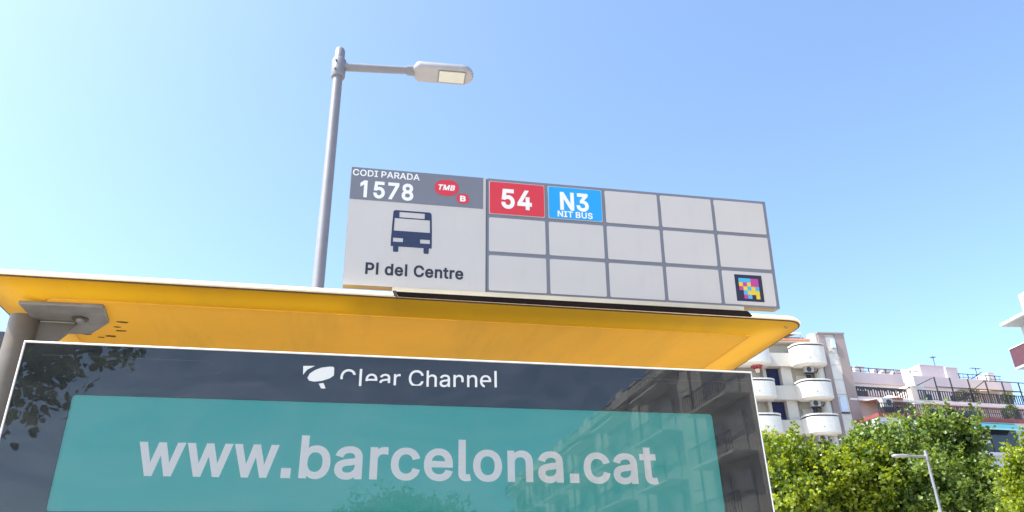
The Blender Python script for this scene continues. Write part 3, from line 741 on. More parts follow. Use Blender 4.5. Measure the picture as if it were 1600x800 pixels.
for (x0, x1) in ((0.032, 0.30), (1.08, 1.325)):
    part('reflection_line', abox(x0, x1, 0.0034, 0.0039, ZT-0.0246, ZT-0.0238), 'post_grey', ad)  # lighter strips painted in for a line reflected in the glass
for x in (0.16, W-0.16):
    part('foot', abox(x-0.06, x+0.06, 0.03, 0.15, 0.0, ZB+0.002), 'post_grey', ad)

# ------------------------------------------------------------------ route sign on the roof edge
K = 1.0227
SW, SH = 1.0589, 0.2924
sg = thing('route_sign', 'white and grey bus stop sign board with route tiles on the shelter roof', 'sign', (0.5108, 0.225, ZT+0.2338), R(-0.66))
sg.rotation_euler = (R(4.787), 0, R(-0.66))
def sbox(u0, u1, v0, v1, y0, y1):
    return bx(u0*K, u1*K, y0, y1, v0*K, v1*K)
o = part('board', bx(0, SW, 0.0022, 0.030, 0, SH), 'sign_side', sg)
bevel(o, 0.002)
part('stop_panel', sbox(0.001, 0.3130, 0.001, 0.2852, -0.0002, 0.0021), 'sign_white', sg)
hb = part('header_band', sbox(0.0015, 0.3065, 0.2045, 0.2848, -0.0012, -0.0003), 'sign_grey', sg)
part('route_grid', sbox(0.3170, 1.0350, 0.0005, 0.2852, -0.0002, 0.0021), 'sign_grey', sg)
def sletter(text, m, u0, u1, v0, cap, y, par=sg, **kw):
    return lettering('lettering', text, m, par, u0*K, u1*K, v0*K, cap*K, y, thick=0.0004, **kw)
sletter('CODI PARADA', 'sign_letter', 0.0045, 0.1570, 0.2640, 0.0152, -0.0012, hb, bold=14, space=170)
sletter('1578', 'sign_letter', 0.0230, 0.1440, 0.2122, 0.0385, -0.0012, hb, bold=25)
mk_ = part('operator_mark', MB().prism_y([(x*K, z*K) for x, z in blob(0.2205, 0.2507, 0.0282, 0.0205, 32, 2.3, R(4))], -0.0019, -0.0013), 'sign_red', sg)
sletter('TMB', 'sign_letter', 0.1985, 0.2385, 0.2450, 0.0122, -0.0019, mk_, bold=34, slant=0.22)
mb_ = part('operator_mark', MB().prism_y([(x*K, z*K) for x, z in blob(0.2590, 0.2260, 0.0148, 0.0128, 28, 2.4)], -0.0019, -0.0013), 'sign_red', sg)
sletter('B', 'sign_letter', 0.2520, 0.2655, 0.2195, 0.0128, -0.0019, mb_, bold=34)
# bus pictogram: body with window openings left free
pic = MB()
def q2(pts):
    pic.prism_y([(x*K, z*K) for x, z in pts], -0.0009, -0.00025)
q2([(0.1050, 0.1845), (0.1830, 0.1845), (0.1868, 0.1815), (0.1872, 0.1808), (0.1008, 0.1808), (0.1016, 0.1822)])      # roof rail
q2([(0.1008, 0.1806), (0.1145, 0.1806), (0.1145, 0.1676), (0.1002, 0.1676)])
q2([(0.1718, 0.1806), (0.1872, 0.1806), (0.1880, 0.1676), (0.1718, 0.1676)])
q2([(0.1002, 0.1674), (0.1880, 0.1674), (0.1882, 0.1650), (0.1001, 0.1650)])
q2([(0.1001, 0.1648), (0.1045, 0.1648), (0.1035, 0.1342), (0.0990, 0.1342)])
q2([(0.1838, 0.1648), (0.1882, 0.1648), (0.1894, 0.1342), (0.1850, 0.1342)])
q2([(0.0990, 0.1340), (0.1894, 0.1340), (0.1898, 0.1166), (0.0985, 0.1166)])
q2([(0.0985, 0.1164), (0.1030, 0.1164), (0.1030, 0.1072), (0.0984, 0.1072)])
q2([(0.1252, 0.1164), (0.1634, 0.1164), (0.1634, 0.1072), (0.1252, 0.1072)])
q2([(0.1854, 0.1164), (0.1898, 0.1164), (0.1899, 0.1072), (0.1854, 0.1072)])
q2([(0.0984, 0.1070), (0.1899, 0.1070), (0.1899, 0.0962), (0.0984, 0.0962)])
q2([(0.1040, 0.0960), (0.1160, 0.0960), (0.1158, 0.0845), (0.1142, 0.0830), (0.1056, 0.0830), (0.1042, 0.0845)])
q2([(0.1718, 0.0960), (0.1838, 0.0960), (0.1836, 0.0845), (0.1820, 0.0830), (0.1734, 0.0830), (0.1720, 0.0845)])
part('bus_pictogram', pic, 'sign_ink', sg)
sletter('Pl del Centre', 'sign_black', 0.0465, 0.2630, 0.0278, 0.0250, -0.0003, sg, bold=24, space=200)
# fifteen cells; the first two carry routes
cell_mesh = MB().prism_y(rrect(0, 0.1340*K, 0, 0.0846*K, 0.0035, 3), -0.0016, -0.00025).mesh('cell_panel', M['sign_white'])
CU = [0.3208+0.14285*i for i in range(5)]
CV = [0.1932, 0.0994, 0.0052]
for j in range(3):
    for i in range(5):
        u, v = CU[i]*K, CV[j]*K
        if j == 0 and i < 2:
            bk = link('cell_panel', cell_mesh, sg, (u, 0, v))
            f_ = part('route_tile', MB().prism_y(rrect(u+0.0014, u+0.1340*K-0.0014, v+0.0014, v+0.0846*K-0.0014, 0.004, 3), -0.0024, -0.0017), ('sign_red', 'sign_blue')[i], sg,
                      label=('red route tile reading 54', 'blue route tile reading N3 NIT BUS')[i])
            if i == 0:
                sletter('54', 'sign_letter', 0.3500, 0.4235, 0.2115, 0.0460, -0.0024, f_, bold=26)
            else:
                sletter('N3', 'sign_letter', 0.4930, 0.5640, 0.2190, 0.0430, -0.0024, f_, bold=26)
                sletter('NIT BUS', 'sign_letter', 0.4860, 0.5725, 0.1992, 0.0145, -0.0024, f_, bold=20, space=150)
        else:
            link('cell_panel', cell_mesh, sg, (u, 0, v))
# colour code sticker in the last cell
st = part('colour_code_sticker', sbox(0.9240, 0.9955, 0.0140, 0.0815, -0.0022, -0.0017), 'code_black', sg, label='black sticker of coloured squares in the last cell')
rows = ['cccmm', 'ymymm', 'mycyb', '.cyyy', '.mc.y']
tone = {'c': 'code_cyan', 'm': 'code_magenta', 'y': 'code_yellow', 'b': 'code_cyan'}
cw, chh = 0.0104, 0.0104
for j, rw in enumerate(rows):
    for i, c in enumerate(rw):
        if c != '.':
            u, v = 0.9335+i*cw, 0.0725-(j+1)*chh
            part('colour_square', sbox(u, u+cw-0.0002, v, v+chh-0.0002, -0.0027, -0.0023), tone[c], st)
# mounting rail and channel under the board
part('mounting_rail', bx(0.107*K, 0.938*K, -0.0040, 0.030, -0.0150, -0.0006), 'rail_cream', sg)
ch_ = MB().prism_y([(0.115*K, -0.0185), (0.934*K, -0.0185), (0.946*K, -0.0300), (0.120*K, -0.0300)], -0.0265, 0.035)
part('mounting_channel', ch_, 'channel_dark', sg)
for u in (0.20, 0.52, 0.84):
    part('mounting_bracket', bx(u*K, u*K+0.05, 0.004, 0.028, -0.0184, -0.0151), 'steel_dark', sg)
part('channel_end', MB().prism_y([(0.107*K, -0.0175), (0.1149*K, -0.0175), (0.1180*K, -0.031), (0.110*K, -0.0285)], -0.0290, 0.034), 'steel_dark', sg)

# ------------------------------------------------------------------ street lamps
def street_lamp(label, loc, rz, h=8.0):
    t = thing('street_lamp', label, 'street lamp', loc, rz, 'grey street lamps')
    dx = -0.07                                            # head sits close to the end of the arm
    part('base_plate', MB().prism_z(rrect(-0.2, 0.2, -0.2, 0.2, 0.03, 3), 0.0, 0.02), 'lamp_paint', t)
    part('pole', MB().tube([(0, 0, 0.02), (0, 0, 0.9), (0, 0, 0.95), (0, 0, h-0.28)], [0.095, 0.092, 0.071, 0.057], 20), 'lamp_paint', t, True)
    part('collar', MB().tube([(0, 0, h-0.34), (0, 0, h-0.31), (0, 0, h-0.09), (0, 0, h-0.07)], [0.074, 0.084, 0.084, 0.074], 20), 'lamp_paint', t, True)
    part('pole_cap', MB().tube([(0, 0, h-0.09), (0, 0, h+0.07), (0, 0, h+0.095), (0, 0, h+0.10)], [0.061, 0.059, 0.048, 0.02], 20), 'lamp_paint', t, True)
    for z in (h-0.27, h-0.14):
        part('screw', MB().tube([(-0.03, -0.076, z), (-0.031, -0.088, z)], 0.014, 8), 'lamp_dark', t)
    part('arm', MB().tube([(0.06, 0, h-0.17), (0.5, 0, h-0.155), (0.93+dx, 0, h-0.14)], [0.052, 0.049, 0.046], 14), 'lamp_paint', t, True)
    part('arm_joint', MB().tube([(0.88+dx, 0, h-0.142), (0.97+dx, 0, h-0.138)], [0.062, 0.066], 14), 'lamp_paint', t, True)
    # flat capsule head
    def cap(x0, x1, hw, z, n=10, taper=0.55):
        x0, x1 = x0+dx, x1+dx
        pts = []
        for k in range(n+1):
            a = R(-90+180*k/n)
            pts.append((x1-hw+hw*math.cos(a), hw*math.sin(a), z))
        for k in range(n+1):
            a = R(90+180*k/n)
            pts.append((x0+hw*taper+hw*taper*math.cos(a), hw*math.sin(a)*(1.0 if taper == 1 else 0.98), z))
        return pts
    z0 = h-0.185
    hd = part('head', MB().loft([cap(0.965, 1.685, 0.143, z0), cap(0.955, 1.695, 0.150, z0+0.012), cap(0.95, 1.70, 0.152, z0+0.05), cap(0.965, 1.685, 0.14, z0+0.085), cap(1.02, 1.63, 0.10, z0+0.10)]), 'lamp_housing', t, True)
    part('lens_frame', bx(1.262+dx, 1.598+dx, -0.112, 0.112, z0-0.006, z0-0.0005), 'lamp_paint', hd)
    part('lens', bx(1.275+dx, 1.585+dx, -0.100, 0.100, z0-0.010, z0-0.0065), 'lamp_glass', hd)
    return t

lamp_h = 8.0
street_lamp('tall grey street lamp rising behind the shelter roof, arm pointing right', (0.155, 6.12, 0), R(-3), 7.9)
street_lamp('distant street lamp standing in front of the trees, arm pointing left', (24.9, 27.15, 0), R(178), 7.8)

# ------------------------------------------------------------------ apartment tower with rounded balconies
tw = thing('apartment_tower', 'cream apartment tower with rounded balconies and brown pier behind trees', 'building', (41.065, 55.724, 0), R(-5))
part('wall', bx(-15, 0.1, 1.0, 12, 0, 23.55), 'recess', tw)
part('roof_slab', bx(-15.2, 0.05, 0.15, 12.2, 23.555, 23.7), 'tower_cream', tw)
FL = [21.30-2.98*k for k in range(8)]
for k, z in enumerate(FL):
    if z < 0.2:
        continue
    part('floor_band', bx(-15, -0.3, 0.0, 0.98, z, z+(1.22 if k else 1.2)), 'tower_cream', tw)
def dplan(cx, w, d, n=14, inset=0.0, y0=0.0):
    """Plan of a bow-fronted balcony: straight back on y0, rounded front towards -y."""
    hw = w/2-inset
    pts = []
    for q in range(n+1):
        a = math.pi*q/n
        c, s = math.cos(a), math.sin(a)
        x = hw*math.copysign(abs(c)**0.62, c)
        y = -(d-inset)*abs(s)**0.62
        pts.append((cx+x, y0+y))
    return pts
def balcony(cx, z, w=3.0, d=1.35, h=1.52):
    b = part('balcony', MB().loft([[(x, y, z+0.16) for x, y in dplan(cx, w, d, inset=0.22)], [(x, y, z+0.30) for x, y in dplan(cx, w, d)], [(x, y, z+h) for x, y in dplan(cx, w, d)]]), 'tower_white', tw, True)
    ins = [(x, y, z+h+0.001) for x, y in dplan(cx, w, d, inset=0.12)]
    part('slot', MB().loft([[(x, y, z+h+0.003) for x, y in dplan(cx, w, d, inset=0.07)], [(x, y, z+h+0.12) for x, y in dplan(cx, w, d, inset=0.07)]]), 'metal_dark', b)
    part('cap_rail', MB().loft([[(x, y, z+h+0.123) for x, y in dplan(cx, w+0.05, d+0.02)], [(x, y, z+h+0.25) for x, y in dplan(cx, w+0.05, d+0.02)]]), 'tower_white', b)
    dr = MB().tube([(cx-0.35, -d-0.002, z+0.72), (cx-0.35, -d-0.09, z+0.70)], 0.03, 8)
    part('drain_spout', dr, 'metal_dark', b)
    return b
for k, z in enumerate(FL):
    if z < 6:
        break
    balcony(-1.33, z-0.35, h=1.60 if k else 1.85)
    balcony(-6.45, z-0.35, h=1.60)
    balcony(-11.6, z-0.35, h=1.60)
    # air conditioner under each balcony
    if k < 3:
        a = part('air_conditioner', bx(-1.95, -1.15, -0.60, -0.28, z-0.72, z-0.21), 'ac_white', tw)
        part('fan_grille', MB().tube([(-1.60, -0.602, z-0.46), (-1.60, -0.615, z-0.46)], 0.23, 18), 'metal_dark', a)
        part('bracket', bx(-1.98, -1.12, -0.62, -0.26, z-0.78, z-0.73), 'metal_dark', a)
        part('pipe', MB().tube([(-1.1, -0.3, z-0.5), (-0.75, -0.25, z-0.62), (-0.55, -0.2, z-0.3)], 0.045, 6), 'metal_dark', a)
    # storey below this band: shutters, plain wall panels, door glass
    zb = z-1.76
    if k < 6:
        for sx in (-4.85, -9.95):
            w_ = part('window', bx(sx, sx+1.12, 0.86, 0.97, zb+0.0, z-0.003), 'shutter_navy', tw)
            for q in range(9):
                zz = zb+0.1+q*0.18
                part('shutter_slat', MB().add([(sx+0.06, 0.855, zz), (sx+1.06, 0.855, zz), (sx+1.06, 0.80, zz+0.05), (sx+0.06, 0.80, zz+0.05), (sx+0.06, 0.858, zz+0.14), (sx+1.06, 0.858, zz+0.14)], [(0, 1, 2, 3), (3, 2, 5, 4)]), 'shutter_navy', w_)
        part('wall_panel', bx(-3.68, -2.72, 0.40, 0.97, zb, z-0.004), 'tower_cream', tw)
        part('wall_panel', bx(-8.78, -7.9, 0.40, 0.97, zb, z-0.004), 'tower_cream', tw)
        part('wall_panel', bx(-5.25, -4.95, 0.62, 0.97, zb, z-0.004), 'tower_cream', tw)
        part('balcony_door', bx(-2.55, -0.62, 0.90, 0.98, zb, z-0.006), 'recess', tw)
        part('balcony_door', bx(-7.6, -5.8, 0.90, 0.98, zb, z-0.006), 'recess', tw)
        part('door_jamb', bx(-2.2, -1.2, 0.80, 0.895, zb, z-0.62), 'tower_cream', tw)
        part('door_glass', bx(-1.15, -0.75, 0.82, 0.895, zb, z-0.5), 'window_dark', tw)
        part('door_glass', bx(-7.1, -6.4, 0.82, 0.895, zb, z-0.4), 'window_dark', tw)
part('corner_column', MB().tube([(-0.10, 0.42, 0.0), (-0.10, 0.42, 24.38)], 0.46, 22), 'tower_white', tw, True)
pb1 = part('pier', bx(0.16, 0.80, -0.12, 3.0, 0, 24.33), 'tower_brown', tw)
part('pier', bx(1.76, 2.64, -0.12, 3.0, 0, 24.33), 'tower_brown', tw)
part('pier_cap', bx(0.10, 2.70, -0.18, 3.06, 24.335, 24.46), 'tower_brown', tw)
zz = [24.05, 22.55, 21.45, 20.10, 18.80, 17.10, 15.6, 14.1, 12.6, 11.1, 9.6, 8.1, 6.6, 3.0, 0.0]
for a, b in zip(zz[1:], zz[:-1]):
    part('cladding_panel', bx(0.803, 1.757, -0.02, 0.6, a+0.03, b-0.02), 'tower_white', tw)
part('panel_backing', bx(0.802, 1.758, 0.02, 2.8, 0, 24.33), 'recess', tw)
w_ = part('window', bx(0.95, 1.55, -0.10, -0.022, 17.25, 18.60), 'window_pale', tw)
part('window_sill', bx(0.9, 1.62, -0.16, -0.021, 17.15, 17.24), 'metal_dark', w_)
part('vent_box', bx(1.25, 1.60, -0.25, -0.022, 23.0, 23.75), 'window_pale', tw)
part('vent_box', bx(0.92, 1.18, -0.18, -0.022, 22.7, 22.95), 'beige', tw)
# roof terrace
part('penthouse_wall', bx(-14, -0.6, 4.0, 11.0, 23.7, 26.0), 'mauve', tw)
part('terrace_lattice', bx(-14.5, -0.65, 0.9, 0.96, 23.72, 24.30), 'lattice', tw)
for q in range(46):
    part('lattice_slat', bx(-14.4+q*0.3, -14.33+q*0.3, 0.86, 0.898, 23.72, 24.34), 'tower_brown', tw)
part('terrace_awning', MB().prism_x([(0.6, 24.62), (4.0, 25.3), (4.0, 25.36), (0.6, 24.68)], -14, -1.0), 'awning_salmon', tw)
part('awning_edge', bx(-14, -1.0, 0.55, 0.60, 24.48, 24.66), 'tower_white', tw)
part('terrace_coping', bx(-15, -0.6, -0.05, 0.5, 23.705, 23.86), 'awning_salmon', tw)
for q in (-13.9, -9.5, -5.2, -1.1):
    part('awning_post', bx(q, q+0.07, 0.61, 0.68, 23.7, 24.62), 'tower_white', tw)
part('chimney', MB().tube([(1.2, 1.6, 24.46), (1.2, 1.6, 24.9)], [0.14, 0.08], 10), 'metal_dark', tw)
part('chimney_block', bx(0.45, 0.95, 1.5, 2.0, 24.461, 24.8), 'tower_white', tw)

# ------------------------------------------------------------------ terraced block
tb = thing('terraced_building', 'pink stepped building with railed roof terraces and teal awning', 'building', (47.985, 52.804, 0), R(3))
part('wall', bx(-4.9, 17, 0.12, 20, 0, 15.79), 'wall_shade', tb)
part('floor_band', bx(-4.95, 17.05, -0.02, 20.05, 15.795, 16.13), 'pale_grey', tb)
part('terrace_slab', bx(-5.0, 17.1, -0.14, 20.1, 16.135, 16.45), 'brick_red', tb)
def railing(x0, x1, y, z0, z1, step=0.13, post=1.6, bar=0.022, name='railing', mid=False):
    r_ = MB()
    r_.box(x0, x1, y-0.03, y+0.03, z1-0.06, z1)
    r_.box(x0, x1, y-0.02, y+0.02, z0+0.06, z0+0.10)
    if mid:
        r_.box(x0, x1, y-0.02, y+0.02, (z0+z1)/2, (z0+z1)/2+0.04)
    if step:
        x = x0
        while x < x1:
            r_.box(x, x+bar, y-0.011, y+0.011, z0+0.10, z1-0.06)
            x += step
    x = x0
    while x < x1:
        r_.box(x, x+0.06, y-0.032, y+0.032, z0, z1+0.02)
        x += post
    return part(name, r_, 'metal_dark', tb)
railing(-4.8, 17, 0.0, 16.452, 17.33, mid=True, bar=0.07, step=0.22)
# rooms behind the first terrace
part('terrace_wall', bx(-4.9, 17, 3.2, 19, 16.452, 18.28), 'beige', tb)
for (a, b) in ((-0.9, 0.5), (3.2, 5.0), (7.0, 9.0), (11.5, 13.5)):
    w_ = part('terrace_door', bx(a, b, 3.1, 3.195, 16.46, 17.95), 'window_dark', tb)
    part('door_frame', bx((a+b)/2-0.05, (a+b)/2+0.05, 3.05, 3.098, 16.46, 17.95), 'tower_white', w_)
part('eave', bx(-4.9, 17, 2.8, 19.2, 18.285, 18.46), 'pink_cream', tb)
part('upper_slab', bx(-4.9, 17, 3.0, 19.1, 18.462, 18.70), 'mauve', tb)
railing(-4.7, 17, 3.06, 18.702, 19.62, step=0.26, bar=0.12)
sc_ = MB()
for q in range(26):
    sc_.box(-4.7+q*0.26, -4.5+q*0.26, 2.98, 3.03, 19.40-0.06*(q % 3), 19.60)
part('windbreak_scallop', sc_, 'metal_dark', tb)
part('upper_wall', bx(-4.9, 17, 6.4, 18, 18.705, 21.0), 'pink_cream', tb)
for (a, b) in ((-2.0, 0.0), (5.5, 7.2), (9.5, 11.0)):
    part('upper_door', bx(a, b, 6.33, 6.395, 18.72, 20.3), 'window_dark', tb)
part('roof_parapet', bx(-4.95, 17.1, 6.2, 18.2, 21.005, 22.05), 'mauve', tb)
railing(-0.6, 7.0, 7.0, 22.052, 22.80, step=0, post=0.95, mid=True, name='roof_rail')
railing(11.8, 17, 7.0, 22.052, 22.85, step=0.55, post=1.1, mid=True, name='roof_rail')
# huts on the roof, sunlight on their left sides painted as white slabs
for (x0, x1, y0, y1, z1, m) in ((-0.6, 0.5, 8.6, 10.6, 23.75, 'pink_cream'), (1.6, 2.6, 9.0, 10.5, 23.55, 'pale_grey'), (3.4, 7.4, 8.6, 13, 23.22, 'mauve'), (8.6, 11.4, 8.2, 13, 23.88, 'mauve'), (11.5, 12.9, 8.0, 11.5, 23.72, 'mauve'), (16.2, 16.9, 7.6, 9, 23.3, 'pink_cream')):
    r_ = part('roof_hut', bx(x0, x1, y0, y1, 22.053, z1), m, tb)
    part('hut_coping', bx(x0-0.06, x1+0.06, y0-0.06, y1+0.06, z1+0.002, z1+0.07), 'mauve', r_)
    part('hut_lit_side', bx(x0-0.10, x0-0.003, y0, y1, 22.053, z1), 'tower_white', r_)
for (x, y) in ((2.75, 7.7), (3.95, 7.5)):
    part('buttress', MB().prism_y([(x, 22.053), (x+1.0, 22.053), (x+1.0, 22.7), (x+0.85, 22.95), (x+0.7, 22.8)], y, y+0.5), 'tower_white', tb)
# white stair parapet sloping up to the roof, on a beige column
st_ = MB()
st_.add([(1.15, 2.6, 19.72), (1.15, 2.6, 20.42), (3.3, 5.2, 22.2), (3.3, 5.2, 21.0), (1.75, 2.3, 19.72), (1.75, 2.3, 20.42), (3.9, 5.0, 22.2), (3.9, 5.0, 21.0)],
        [(0, 1, 2, 3), (4, 7, 6, 5), (0, 4, 5, 1), (3, 2, 6, 7), (1, 5, 6, 2), (0, 3, 7, 4)])
part('stair_parapet', st_, 'tower_white', tb)
part('stair_wall', bx(2.7, 4.3, 4.0, 6.3, 18.703, 20.4), 'tower_white', tb)
part('stair_column', bx(1.30, 1.95, 2.45, 2.98, 16.452, 19.718), 'beige', tb)
part('stay_bar', MB().tube([(0.1, 2.9, 19.0), (1.3, 2.5, 19.65)], 0.05, 6), 'metal_dark', tb)
# pergola frame
for x in (4.85, 6.57, 8.6, 10.57, 12.47, 14.4):
    part('pergola_post', bx(x-0.045, x+0.045, 3.10, 3.19, 18.72, 20.95), 'metal_dark', tb)
part('pergola_beam', bx(4.85, 14.5, 3.09, 3.17, 20.00, 20.07), 'metal_dark', tb)
part('pergola_beam', bx(10.5, 15.5, 3.20, 3.27, 20.90, 20.97), 'metal_dark', tb)
for (x0, z0, x1, z1, y) in ((2.9, 20.1, 4.8, 20.9, 3.3), (8.9, 19.9, 10.6, 20.9, 3.3), (12.8, 22.05, 15.2, 23.3, 7.4)):
    part('stay_bar', MB().tube([(x0, y, z0), (x1, y, z1)], 0.04, 6), 'metal_dark', tb)
part('sun_sail', MB().add([(11.3, 3.5, 20.15), (15.5, 3.5, 20.15), (15.5, 6.2, 20.95), (12.0, 6.2, 20.95), (11.3, 3.5, 20.1), (15.5, 3.5, 20.1), (15.5, 6.2, 20.9), (12.0, 6.2, 20.9)], [(0, 1, 2, 3), (7, 6, 5, 4), (0, 4, 5, 1), (1, 5, 6, 2), (2, 6, 7, 3), (3, 7, 4, 0)]), 'ochre', tb)
part('sun_shade', MB().prism_x([(1.2, 18.0), (3.0, 18.27), (3.0, 18.30), (1.2, 18.05)], -3.6, 1.1), 'pink_cream', tb)
part('shade_valance', bx(-3.6, 1.1, 1.15, 1.19, 17.84, 18.03), 'tower_white', tb)
part('parasol', MB().tube([(-2.1, 1.5, 18.0), (-2.1, 1.5, 18.28), (-2.1, 1.5, 18.45)], [1.1, 0.5, 0.05], 12), 'pink_cream', tb)
# antennas
for (x, y, z0, z1, arm) in ((11.3, 9.0, 23.95, 25.2, 0.25), (16.3, 9.0, 22.05, 24.3, 0.6)):
    an = MB().tube([(x, y, z0), (x, y, z1)], 0.035, 6)
    an.box(x-arm, x+arm, y-0.02, y+0.02, z1-0.08, z1-0.03)
    for q in range(4):
        an.box(x-arm+q*arm*0.6, x-arm+q*arm*0.6+0.03, y-0.25, y+0.25, z1-0.10, z1-0.07)
    part('antenna', an, 'metal_dark', tb)
# storey below: awning over a dark opening, sill, small window
part('opening', bx(4.35, 8.75, 0.02, 0.115, 13.52, 15.60), 'window_dark', tb)
part('opening_frame', bx(5.9, 6.0, -0.02, 0.018, 13.52, 15.55), 'metal_dark', tb)
part('inner_blind', bx(4.7, 5.7, -0.03, 0.017, 14.3, 14.9), 'recess', tb)
part('sill', bx(4.2, 8.9, -0.25, 0.11, 13.28, 13.515), 'pale_grey', tb)
part('awning', MB().prism_x([(0.0, 15.98), (0.0, 16.05), (-0.85, 15.42), (-0.85, 15.36)], 3.55, 8.75), 'awning_teal', tb)
part('awning_valance', bx(3.55, 8.75, -0.885, -0.855, 15.27, 15.40), 'awning_mint', tb)
w_ = part('window', bx(1.5, 2.45, 0.03, 0.115, 13.9, 14.95), 'window_pale', tb)
part('window_frame', bx(1.93, 2.02, 0.0, 0.028, 13.9, 14.95), 'tower_white', w_)
w_ = part('window', bx(9.6, 10.8, 0.03, 0.115, 13.9, 15.2), 'window_pale', tb)
for k in range(1, 4):
    for x in (-2.6, 1.5, 4.6, 7.0, 9.6):
        w_ = part('window', bx(x, x+1.2, 0.03, 0.115, 13.9-3*k, 15.2-3*k), 'window_dark', tb)
        part('window_frame', bx(x+0.56, x+0.64, 0.0, 0.028, 13.9-3*k, 15.2-3*k), 'tower_white', w_)
a = part('air_conditioner', bx(-3.9, -2.9, 0.3, 0.75, 17.1, 17.85), 'ac_white', tb)
part('fan_grille', MB().tube([(-3.3, 0.298, 17.48), (-3.3, 0.285, 17.48)], 0.26, 18), 'metal_dark', a)
part('bracket', bx(-3.95, -2.85, 0.3, 0.8, 16.46, 17.095), 'metal_dark', a)

# ------------------------------------------------------------------ nearer block at the right edge
kb = thing('corner_building', 'nearer block with maroon balcony and white roof slab at right edge', 'building', (36.965, 32.9, 0), R(-96))
# local x runs along the front towards the camera, local y runs into the block
part('wall', bx(0.14, 30, 1.35, 14, 0, 16.30), 'corner_wall', kb)
part('roof_slab', bx(0.0, 31, 0.0, 15, 16.36, 16.50), 'corner_white', kb)
part('soffit', bx(0.05, 30.9, 0.05, 14.9, 16.305, 16.357), 'pale_grey', kb)
part('penthouse', bx(0.85, 28, 1.0, 12, 16.503, 17.95), 'corner_white', kb)
part('wall_pier', bx(0.12, 0.40, 1.15, 1.345, 0, 16.30), 'pale_grey', kb)
for k in range(5):
    z = 13.90-3.02*k
    part('balcony_slab', bx(0.05, 29, 0.06, 1.348, z-0.14, z), 'pale_grey', kb)
    b = part('balcony', bx(0.06, 29, 0.03, 0.13, z+0.002, z+1.0), 'maroon', kb)
    part('balcony_side', bx(0.06, 0.16, 0.132, 1.346, z+0.002, z+1.0), 'maroon', b)
    part('cap_rail', bx(0.03, 29.03, 0.0, 0.16, z+1.002, z+1.06), 'pale_grey', b)
    for x in (2.2, 6.4, 10.6, 14.8, 19.0, 23.2):
        w_ = part('window', bx(x, x+1.8, 1.28, 1.345, z+0.05, z+2.1), 'window_dark', kb)
        part('window_frame', bx(x+0.86, x+0.94, 1.24, 1.278, z+0.05, z+2.1), 'corner_white', w_)

# ------------------------------------------------------------------ street front behind the camera (seen mirrored in the glass)
fb = thing('apartment_building', 'tan apartment block with long balconies, mirrored in the panel glass', 'building', (20.5, -50, 0))
part('wall', bx(0.6, 12, -42, 44, 0, 16.2), 'facade_tan', fb)
part('cornice', bx(0.0, 12.2, -42.2, 44.2, 16.203, 16.85), 'tower_white', fb)
for k in range(5):
    z = 3.3+3.0*k
    for q in range(10):
        y = -41+q*8.6
        b = part('balcony', bx(-0.75, 0.598, y, y+5.2, z-0.12, z), 'tower_white', fb)
        rb_ = MB().box(-0.75, -0.70, y, y+5.2, z+0.95, z+1.02)
        for i in range(18):
            rb_.box(-0.74, -0.71, y+0.02+i*0.3, y+0.05+i*0.3, z, z+0.95)
        part('railing', rb_, 'metal_dark', b)
        for dy in (0.5, 3.0):
            part('window', bx(0.53, 0.597, y+dy, y+dy+1.5, z+0.02, z+2.2), 'blind', fb)
        part('blind', bx(0.40, 0.528, y+3.0, y+4.5, z+1.2, z+2.22), 'tower_white', fb)
        part('pilaster', bx(0.42, 0.597, y+6.1, y+7.3, z-0.9, z+2.05), 'tower_cream', fb)

# ------------------------------------------------------------------ trees
def leaves_mesh(name, centers, axes, sizes, tones, m, rng):
    """Lobed, folded leaf faces spread along twigs (six corners each)."""
    n = len(centers)
    a = axes/np.linalg.norm(axes, axis=1, keepdims=True)
    rv = rng.normal(size=(n, 3))
    s = np.cross(a, rv)
    s /= np.linalg.norm(s, axis=1, keepdims=True)+1e-9
    nn = np.cross(a, s)
    sz = sizes[:, None]
    fold = (rng.uniform(0.08, 0.30, n))[:, None]
    droop = (rng.uniform(-0.05, 0.25, n))[:, None]
    tmpl = [(0, 0, 0), (-0.52, 0.38, 1), (-0.33, 0.78, 1), (0, 1.05, 0), (0.33, 0.78, 1), (0.52, 0.38, 1)]
    V = np.empty((n, 6, 3), np.float32)
    for k, (x, y, f) in enumerate(tmpl):
        V[:, k] = centers + s*(x*sz) + a*(y*sz) + nn*(f*fold*sz) - nn*(droop*sz*y*y)
    idx = np.arange(n)[:, None]*6
    tri = np.array([[0, 3, 2], [0, 2, 1], [0, 5, 4], [0, 4, 3]])
    F = (idx[:, :, None] + tri[None]).reshape(-1)
    me = bpy.data.meshes.new(name)
    me.vertices.add(n*6)
    me.vertices.foreach_set('co', V.reshape(-1))
    nf = n*4
    me.loops.add(nf*3)
    me.loops.foreach_set('vertex_index', F.astype(np.int32))
    me.polygons.add(nf)
    me.polygons.foreach_set('loop_start', np.arange(0, nf*3, 3, dtype=np.int32))
    me.polygons.foreach_set('loop_total', np.full(nf, 3, dtype=np.int32))
    at = me.attributes.new('leaf_tone', 'FLOAT', 'POINT')
    at.data.foreach_set('value', np.repeat(tones, 6).astype(np.float32))
    me.update()
    me.validate()
    me.materials.append(m)
    return me

